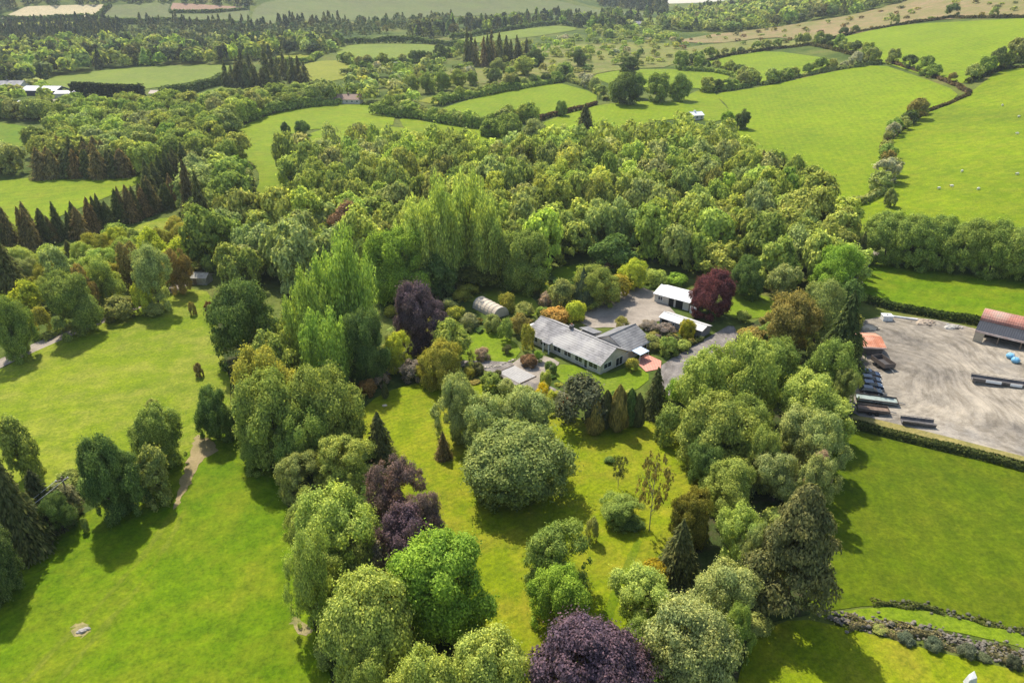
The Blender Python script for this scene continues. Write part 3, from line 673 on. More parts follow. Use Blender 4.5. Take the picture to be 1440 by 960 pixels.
# farm yard
a, an, Lb = frame_of((1370, 478), (1436, 490), .1)
barn = empty('barn', (a[0], a[1], flatz(a[0], a[1]) - .15), an, 'round roofed rusty red hay barn with slate lean-to at the yard edge', 'barn')
LB = 17.0; wb = MB()
wb.box(0, 3.0, -.5, .18, 8.5, 4.2).box(LB - .18, 3.0, -.5, LB, 8.5, 4.2).box(0, 8.4, -.5, LB, 8.55, 4.2)
wb.build('wall', plain('rusty_sheet_wall', (.26, .15, .11), .85, .3), barn)
br = MB(); n = 10; rows = []
for x in (-.3, LB + .3): rows.append([(x, 3.0 + 2.75 * (1 - math.cos(math.pi * k / n)), 4.1 + 1.9 * math.sin(math.pi * k / n)) for k in range(n + 1)])
br.add(rows[0] + rows[1], [(k, k + 1, k + n + 2, k + n + 1) for k in range(n)] + [tuple(range(n + 1)), tuple(range(2 * n + 1, n, -1))]); br.build('roof', RUST, barn)
lt = MB().slab([(-.3, -.9, 3.0), (LB + .3, -.9, 3.0), (LB + .3, 2.95, 4.05), (-.3, 2.95, 4.05)], .1).build('lean_to_roof', SLDK, barn)
MB().box(-.3, -1.04, 2.55, LB + .3, -.94, 2.98).build('fascia', plain('pinkish_fascia', (.55, .40, .34), .8, .3, .5, tint=(.7, .66, .6)), barn)
for i in range(5): MB().box(i * (LB - .2) / 4, -.8, -.5, i * (LB - .2) / 4 + .2, -.6, 2.55).build('post', WOOD, barn)
MB().box(-.25, -.85, -.5, 1.6, -.82, 2.5).build('gable_panel', TAN, barn); MB().box(.2, 2.7, -.4, LB - .2, 2.95, 2.9).build('back_panel', DARK, barn)  # back panel is near-black, painting in the shade inside the open barn
a = at(1441, 520); ow = empty('outhouse', (a[0] + .6, a[1], flatz(a[0], a[1]) - .1), an, 'white walled outhouse beside the hay barn at the frame edge', 'outhouse')
gable_part(ow, 0, 6, 0, 8, 3.4, 4.8, 'y', wm=WHITE, rm=SLATE2, over=.2, fascia=False); MB().box(1, -.05, 0, 2.2, -.002, 2.1).build('door', WOOD, ow); window(ow, '-x', 1.2, 2.4, 1, 2.2, 0)
BLUE = plain('blue_plastic', (.16, .38, .55), .4, .15, 2)
for i, (px, py) in enumerate(((1420, 504), (1427, 510))):
    a = at(px, py); t = empty('tote_bag', (a[0], a[1], flatz(a[0], a[1])), an + .2 * i, ('pale blue bulk bag behind another by the outhouse', 'blue bulk bag in front beside the white outhouse')[i], 'bulk bag', 'blue bulk bags')
    m = MB(); m.blob((0, 0, .62), (.85, .8, .68), 12, 8, .05, i); m.build('sack', BLUE, t, True)
    for sx in (-.5, .5):
        for sy in (-.45, .45): MB().tube([(sx, sy, 1.05), (sx * .8, sy * .8, 1.45), (sx * .5, sy * .5, 1.3)], .04, 5).build('strap', TRIM, t)
# orange roofed lean-to and dark trailer on the left side of the yard
a = at(1226, 500); sh = empty('lean_to', (a[0] - 2.2, a[1], flatz(a[0], a[1])), -.12, 'small lean-to with orange corrugated roof between the trees and yard', 'shed')
ORG = plain('orange_sheet', (.46, .17, .09), .85, .3, .5, tint=(.52, .30, .21), bands=('X', .4, .2))
MB().box(0, .3, -.4, 4.2, 6.5, 2.2).build('wall', plain('dark_boards', (.10, .085, .075), .9, .3), sh)
MB().slab([(-.3, -.2, 2.35), (4.6, -.2, 2.35), (4.6, 3.6, 3.3), (-.3, 3.6, 3.3)], .1).slab([(-.3, 3.6, 3.2), (4.6, 3.6, 3.2), (4.6, 7.0, 2.5), (-.3, 7.0, 2.5)], .1).build('roof', ORG, sh)
MB().box(-.3, -.34, 1.95, 4.6, -.22, 2.3).build('fascia', plain('pale_orange_board', (.68, .45, .36)), sh)
def trailer(px, py, L_, W_, label, top, rz, high=.5):
    a = at(px, py); t = empty('farm_trailer', (a[0], a[1], flatz(a[0], a[1])), rz, label, 'trailer')
    MB().box(-L_ / 2, -W_ / 2, .7, L_ / 2, W_ / 2, .85).build('bed', top, t)
    s = MB(); s.box(-L_ / 2, -W_ / 2, .85, L_ / 2, -W_ / 2 + .07, .85 + high).box(-L_ / 2, W_ / 2 - .07, .85, L_ / 2, W_ / 2, .85 + high).box(-L_ / 2, -W_ / 2 + .07, .85, -L_ / 2 + .07, W_ / 2 - .07, .85 + high).box(L_ / 2 - .07, -W_ / 2 + .07, .85, L_ / 2, W_ / 2 - .07, .85 + high)
    s.build('sides', plain('rusty_side', (.12, .095, .08), .8, .3), t)
    for sx in (-.6, .6):
        for sy in (-1, 1):
            wv = MB().tube([(sx, sy * (W_ / 2 + .02), .4), (sx, sy * (W_ / 2 + .24), .4)], .4, 14).build('wheel', plain('tyre', (.02, .02, .02), .9), t)
    MB().tube([(L_ / 2, 0, .75), (L_ / 2 + 1.4, 0, .5)], .07, 6).build('drawbar', plain('steel', (.2, .2, .2), .6), t)
    return t
trailer(1240, 515, 4.6, 2.6, 'dark grey open trailer in front of the orange roofed lean-to', plain('dark_bed', (.06, .055, .055)), -1.4, .9)
trailer(1231, 566, 7.6, 2.4, 'long flat trailer with greenish grey bed below the parked cars', plain('green_grey_bed', (.24, .28, .25), .7, .3), -.28, .3)
trailer(1226, 580, 5.6, 2.2, 'rusty brown flat trailer nearest the lower yard hedge', plain('rusty_bed', (.17, .12, .09), .9, .4), -.25, .35)
# parked cars side by side under the trees
def make_car(mat):
    """a hatchback 4.2 m long; x is its length"""
    prof = [(-2.1, .32), (-2.1, .78), (-1.95, .92), (-1.2, .98), (1.1, .95), (1.9, .82), (2.1, .62), (2.1, .32)]; w = .86; b_ = MB(); k = len(prof)
    b_.add([(x, sy * (w - (.06 if z < .4 else 0)), z) for sy in (-1, 1) for x, z in prof], [(i, (i + 1) % k, (i + 1) % k + k, i + k) for i in range(k)] + [tuple(range(k)), tuple(reversed(range(k, 2 * k)))])
    body = b_.mesh('body', mat)
    cab = [(-1.95, .93), (-1.5, 1.43), (.15, 1.47), (1.05, .95)]; c_ = MB(); m_ = len(cab)
    c_.add([(x, sy * (w - .05 - (z - .93) * .3), z) for sy in (-1, 1) for x, z in cab], [(i, (i + 1) % m_, (i + 1) % m_ + m_, i + m_) for i in range(m_)] + [tuple(range(m_)), tuple(reversed(range(m_, 2 * m_)))])
    glass = c_.mesh('window', GLASS)
    roof = MB().box(-1.5, -.69, 1.44, .15, .69, 1.5).mesh('roof', mat)
    tyre = MB().tube([(0, -.1, 0), (0, .1, 0)], .32, 16).mesh('wheel', TYRE); hub = MB().tube([(0, -.11, 0), (0, .11, 0)], .19, 10).mesh('rim', TRIM)
    lamp = MB().blob((0, 0, 0), (.08, .17, .09), 8, 6).mesh('headlight', TRIM)
    return body, glass, roof, tyre, hub, lamp
TYRE = plain('car_tyre', (.018, .018, .018), .9)
for i, (px, py, col, nm) in enumerate(((1222, 529, (.012, .022, .05), 'dark blue car, farthest of four parked under the trees'), (1223, 537, (.014, .02, .035), 'blue black car, second of four parked from the orange lean-to'), (1225, 545, (.016, .035, .075), 'blue car, third of four parked from the orange lean-to'), (1224, 553, (.012, .016, .024), 'black car, nearest of four parked beside the flat trailers'))):
    me_ = make_car(plain('car_paint', col, .22, .05, 1, spec=.7)); a = at(px, py); t = empty('parked_car', (a[0], a[1], flatz(a[0], a[1])), -.22 + random.uniform(-.06, .06), nm, 'car', 'cars parked at the yard edge')
    for nm_, m_ in zip(('body', 'window', 'roof'), me_[:3]): o = link(bpy.data.objects.new(nm_, m_)); o.parent = t
    for sx in (-1.3, 1.3):
        for sy in (-.8, .8):
            o = link(bpy.data.objects.new('wheel', me_[3])); o.parent = t; o.location = (sx, sy, .32); h_ = link(bpy.data.objects.new('rim', me_[4])); h_.parent = o
    for sy in (-.6, .6): o = link(bpy.data.objects.new('headlight', me_[5])); o.parent = t; o.location = (2.06, sy, .68)
# feed troughs
LEGM = plain('leg_steel', (.15, .13, .12))
def trough(px, py, L_, rz, label, sheets=False):
    a = at(px, py); t = empty('feed_trough', (a[0], a[1], flatz(a[0], a[1])), rz, label, 'trough')
    b_ = MB(); n_ = 9; ws = 1.0
    pr = [(-ws, .95), (-.8, .35), (0, .12), (.8, .35), (ws, .95), (.88, .95), (.7, .48), (0, .3), (-.7, .48), (-.88, .95)]
    vs = [(x, p[0], p[1]) for x in (-L_ / 2, L_ / 2) for p in pr]; k = len(pr)
    b_.add(vs, [(i, (i + 1) % k, (i + 1) % k + k, i + k) for i in range(k)] + [tuple(reversed(range(k))), tuple(range(k, 2 * k))]); b_.build('trough_body', plain('dark_trough', (.10, .09, .085), .8, .35, 1.2, tint=(.19, .17, .16)), t)
    for i in range(4):
        x = -L_ / 2 + .4 + i * (L_ - .8) / 3
        for ya in (-.9, .8): MB().box(x - .06, ya, -.2, x + .06, ya + .1, .9).build('leg', LEGM, t)
    rail = MB()
    for sy in (-1.0, 1.0): rail.tube([(-L_ / 2, sy, 1.15), (L_ / 2, sy, 1.15)], .05, 6)
    for i in range(9):
        x = -L_ / 2 + i * L_ / 8; rail.tube([(x, -1.0, .95), (x, -1.0, 1.15)], .03, 5).tube([(x, 1.0, .95), (x, 1.0, 1.15)], .03, 5)
    rail.build('rail', plain('rail_steel', (.18, .16, .15)), t)
    if sheets:
        MB().box(-3.6, -1.25, .5, -.9, -1.18, 1.05).build('white_panel', TRIM, t); MB().box(.6, -1.25, .5, 2.6, -1.18, 1.05).build('white_panel', TRIM, t)
    return t
trough(1290, 597, 5.6, -.26, 'grey curved feed trough alone near the lower yard hedge')
trough(1412, 541, 11.5, -.36, 'long dark feed trough with white panels in the middle of the yard', True)
# white box and pale pipe at the top of the yard, heaps of rubble
a = at(1246, 450); t = empty('water_tank', (a[0], a[1], flatz(a[0], a[1])), -.1, 'white box tank at the top corner of the yard', 'tank')
MB().box(-1.1, -.9, 0, 1.1, .9, 1.3).build('tank_body', plain('white_plastic', (.66, .64, .60), .5), t); MB().box(-1.18, -.98, 1.3, 1.18, .98, 1.42).build('lid', TRIM, t); MB().tube([(0, 0, 1.42), (0, 0, 1.55)], .25, 10).build('cap', DARK, t)
a = at(1254, 446); b = at(1290, 451); o = MB().tube([(a[0], a[1], flatz(a[0], a[1]) + .3), (b[0], b[1], flatz(b[0], b[1]) + .3)], .26, 10).build('pipe', plain('pale_pipe', (.55, .54, .52), .6)); tag(o, 'long pale pipe lying along the top hedge of the yard', 'pipe')
def rubble(px, py, n_, r_, label, mat):
    a = at(px, py); m = MB(); rr = random.Random(int(px))
    m.blob((a[0], a[1], flatz(a[0], a[1])), (r_, r_ * .7, r_ * .35), 14, 6, .15, 1)
    for i in range(n_):
        x = a[0] + rr.gauss(0, r_ * .5); y = a[1] + rr.gauss(0, r_ * .35); s = rr.uniform(.12, .4); m.blob((x, y, flatz(x, y) + r_ * .25 * math.exp(-((x - a[0]) ** 2 + (y - a[1]) ** 2) / r_ ** 2) + s * .3), (s, s * .8, s * .6), 7, 5, .25, i)
    o = m.build('rubble_heap', mat); tag(o, label, 'rubble')
rubble(1300, 455, 30, 2.2, 'brown rubble heap halfway along the top hedge of the yard', plain('brown_rubble', (.34, .27, .20), .95, .3)); rubble(1338, 461, 26, 1.8, 'grey rubble heap beside the hay barn', STONE); rubble(1222, 462, 20, 2.0, 'tan earth heap at the top left corner of the yard', TAN)
rubble(1115, 540, 22, 2.0, 'pale stone heap among the trees left of the parked cars', plain('pale_rubble', (.42, .36, .30), .95, .3))

# far houses
def far_house(px, py, Lh, Wh, he, hr, rz, label, wm=WHITE, rm=SLATE, nwin=3, name='farmhouse', cat='house', chimney=True):
    a = at(px, py); t = empty(name, (a[0], a[1], flatz(a[0], a[1]) - .2), rz, label, cat)
    ro = gable_part(t, -Lh / 2, Lh / 2, 0, Wh, he, hr, wm=wm, rm=rm, over=.3, fascia=False, zb=-1.5)
    for i in range(nwin):
        x = -Lh / 2 + (i + .5) * Lh / nwin; window(t, '-y', x - .7, x + .7, he - 1.7, he - .5, 0)
    if chimney: MB().box(-.5, Wh / 2 - .5, hr - .3, .5, Wh / 2 + .5, hr + .9).build('chimney', rm, ro)
    KEEP.append([(a[0] - Lh / 2 - 2, a[1] - 4), (a[0] + Lh / 2 + 2, a[1] - 4), (a[0] + Lh / 2 + 2, a[1] + Wh + 3), (a[0] - Lh / 2 - 2, a[1] + Wh + 3)])
    return t
BRN = plain('brown_tile', (.26, .17, .13), .85, .2)
far_house(488, 147, 17, 9, 3.2, 6, -.08, 'white house with brown tiled roof in the far valley meadow', rm=BRN, nwin=5)
far_house(980, 169, 9, 6, 2.8, 4.4, .35, 'white roofed house between the wood and the big sloping field', rm=WTIN)
far_house(8, 128, 22, 12, 4, 6.5, .1, 'white farm building at the far left edge of the valley', nwin=4)
far_house(55, 135, 26, 14, 3.6, 6, -.1, 'dark walled cattle shed with grey roof on the far left farm', wm=plain('dark_cladding', (.06, .06, .07)), rm=GTIN, nwin=0, name='cattle_shed', cat='shed', chimney=False)
far_house(92, 138, 14, 9, 3, 4.6, .05, 'pale low shed beside the clipped evergreen screen', rm=GTIN, nwin=0, name='cattle_shed', cat='shed', chimney=False)
far_house(67, 151, 18, 7, 2.8, 4.4, .12, 'pink roofed cottage in the trees of the far left farm', rm=plain('pink_tile', (.48, .33, .28)), nwin=4)
far_house(36, 152, 12, 7, 2.8, 4.2, -.1, 'small pale cottage left of the pink roofed cottage', rm=GTIN)
far_house(940, 200, 11, 6, 2.6, 4.2, .3, 'pale stone cottage almost hidden in the wood behind the bungalow', wm=TAN, rm=plain('tan_tile', (.4, .32, .25)))
far_house(892, 38, 22, 10, 4, 7, .1, 'small grey roofed house in the far valley under the ridge', nwin=4)
far_house(225, 138, 15, 7, 3, 4.8, -.1, 'tan roofed farm shed right of the clipped evergreen screen', wm=TAN, rm=plain('tan_tile_far', (.42, .34, .26)), nwin=0, name='cattle_shed', cat='shed', chimney=False)

# patio, planks, walls, stones
patch('patio', [(893, 508), (908, 498), (930, 508), (929, 519), (908, 523)], plain('red_paving', (.52, .22, .16), .85, .2, .7, bands=('X', .6, .2)), lift=.05, sm=0)
a = at(727, 527); t = empty('decking', (a[0], a[1], flatz(a[0], a[1])), ang, 'pale grey planked deck beside the forecourt of the bungalow', 'deck')
m = MB()
for i in range(9): m.box(-3.4, -2.3 + i * .52, -.2, 3.4, -1.85 + i * .52, .16)
m.build('boards', plain('grey_boards_deck', (.33, .31, .29), .8, .15), t)
for x in (-3.5, 3.4): MB().box(x, -2.35, -.2, x + .1, 2.4, .3).build('edge_rail', WOOD, t)
def stonewall(px, w_, h_, label, nst, mat):
    P = world(px); m = MB(); rr = random.Random(5); seg = [math.dist(P[i], P[i + 1]) for i in range(len(P) - 1)]; tot = sum(seg)
    for i in range(nst):
        d = rr.random() * tot; k = 0
        while d > seg[k] and k < len(seg) - 1: d -= seg[k]; k += 1
        t_ = d / seg[k]; x = P[k][0] + (P[k + 1][0] - P[k][0]) * t_ + rr.gauss(0, w_ * .4); y = P[k][1] + (P[k + 1][1] - P[k][1]) * t_ + rr.gauss(0, w_ * .4); s = rr.uniform(.08, .36) * rr.uniform(.6, 1)
        m.blob((x, y, flatz(x, y) + rr.random() * h_ * .7), (s, s * rr.uniform(.6, 1), s * .65), 7, 5, .22, i)
    o = m.build('stone_wall', mat); return tag(o, label, 'wall')
STW = plain('mossy_stone', (.17, .145, .115), .95, .45, .9, tint=(.10, .095, .05))
stonewall([(1165, 868), (1200, 876), (1250, 882), (1300, 890), (1360, 905), (1440, 925), (1560, 955)], 1.6, .8, 'tumbled dry stone bank beside the lower right lawn', 760, STW)
stonewall([(1250, 848), (1290, 852), (1360, 868), (1440, 888), (1560, 918)], .9, .35, 'dark overgrown field bank above the dry stone bank', 110, plain('dark_bank', (.10, .095, .06), .95, .4))
stonewall([(600, 512), (640, 514), (680, 518), (702, 515), (725, 505)], .4, .35, 'low rock edging between the drive and the oval lawn', 150, plain('edging_stone', (.5, .44, .34), .95, .3, tint=(.3, .25, .18)))
a = at(116, 888); m = MB()
for i, (dx, dy, s) in enumerate(((0, 0, .5), (.5, .35, .38), (-.4, -.15, .32), (.15, .4, .3))): m.blob((a[0] + dx, a[1] + dy, flatz(a[0], a[1]) + s * .3), (s, s * .75, s * .6), 9, 7, .18, i)
tag(m.build('boulder', plain('pale_boulder', (.30, .27, .24), .95, .25)), 'pale grey boulders on bare earth in the lower left field', 'boulder')
a = at(1362, 962); m = MB(); m.add([(-.6, -.4, -.3), (.7, -.5, -.3), (.6, .5, -.3), (-.5, .4, -.3), (-.35, -.3, 1.1), (.35, -.3, 1.5), (.3, .3, 1.9), (-.25, .25, 1.3)], [(0, 3, 2, 1), (4, 5, 6, 7), (0, 1, 5, 4), (1, 2, 6, 5), (2, 3, 7, 6), (3, 0, 4, 7)])
o = m.build('standing_stone', plain('white_stone', (.55, .54, .53), .9, .2)); o.location = (a[0], a[1], flatz(a[0], a[1])); tag(o, 'pale pointed standing stone on the lower right lawn', 'stone')
m = MB(); a = at(541, 571)
tag(m.blob((a[0], a[1], flatz(a[0], a[1]) + .12), (.5, .4, .25), 9, 6, .15).build('garden_stone', plain('tan_stone', (.5, .42, .32))), 'small pale stone at the foot of the thin dark cypress', 'stone')
# pole and wires at lower left
a = at(106, 727); px_, py_ = a[0], a[1]; z_ = flatz(px_, py_)
pole = empty('utility_pole', (px_, py_, z_), .6, 'wooden power pole in the hedge below the pale blossoming bush', 'utility pole')
MB().tube([(0, 0, -.5), (0, 0, 7.6)], [.16, .11], 8).build('post', WOOD, pole); ca = MB().box(-.9, -.06, 7.0, .9, .06, 7.15).build('crossarm', WOOD, pole)
for xx in (-.75, .75): MB().tube([(xx, 0, 7.15), (xx, 0, 7.35)], .06, 6).build('insulator', TRIM, ca)
b = at(-90, 862)
for k, nm in ((-.75, 'upper'), (.75, 'lower')):
    s0 = Vector((px_ + k * math.cos(.6), py_ + k * math.sin(.6), z_ + 7.3)); s1 = Vector((b[0] + k * .8, b[1] + k * .6, 7.2)); pts = [s0.lerp(s1, i / 12) - Vector((0, 0, 1.0 * math.sin(math.pi * i / 12))) for i in range(13)]
    tag(MB().tube(pts, .035, 5).build('power_cable', plain('cable', (.45, .45, .45), .5)), f'{nm} of two thin power cables over the dark spruce at lower left', 'cable', 'power cables')
# sheep
wool = plain('wool', (.66, .62, .52), .95, .1, 6); skin_ = plain('sheep_face', (.12, .1, .09), .9)
proto = None
sheep = [((1320, 267), 'near the small ditch'), ((1338, 264), 'right of the sheep by the ditch'), ((1375, 268), 'lower middle of the slope'), ((1430, 247), 'by the frame edge below the ditch'), ((1432, 166), 'upper one of a pair on the high slope'), ((1430, 190), 'lower one of a pair on the high slope'), ((1409, 150), 'highest up the sloping pasture'), ((1352, 243), 'just above the dark ditch line')]
for i, ((px, py), nm) in enumerate(sheep):
    a = at(px, py); e = empty('sheep', (a[0], a[1], flatz(a[0], a[1]) + .1), random.uniform(0, 6.28), f'white sheep grazing {nm}', 'sheep', 'sheep on the right hand slope')
    if proto is None:
        m = MB(); m.blob((0, 0, .72), (.62, .32, .34), 12, 8, .06, 2)
        for sx in (-.36, .36):
            for sy in (-.15, .15): m.tube([(sx, sy, .55), (sx, sy, .0)], [.08, .05], 6)
        m.tube([(.5, 0, .8), (.72, 0, .72)], [.17, .13], 8); proto = m.mesh('sheep_body', wool); hm = MB(); hm.blob((.84, 0, .58), (.17, .1, .12), 8, 6).blob((.74, .13, .68), (.04, .09, .03), 6, 4).blob((.74, -.13, .68), (.04, .09, .03), 6, 4); hmm = hm.mesh('sheep_head', skin_)
    for nm_, me in (('body', proto), ('head', hmm)):
        o = link(bpy.data.objects.new(nm_, me)); o.parent = e; o.scale = (1.05, 1.05, 1.05)

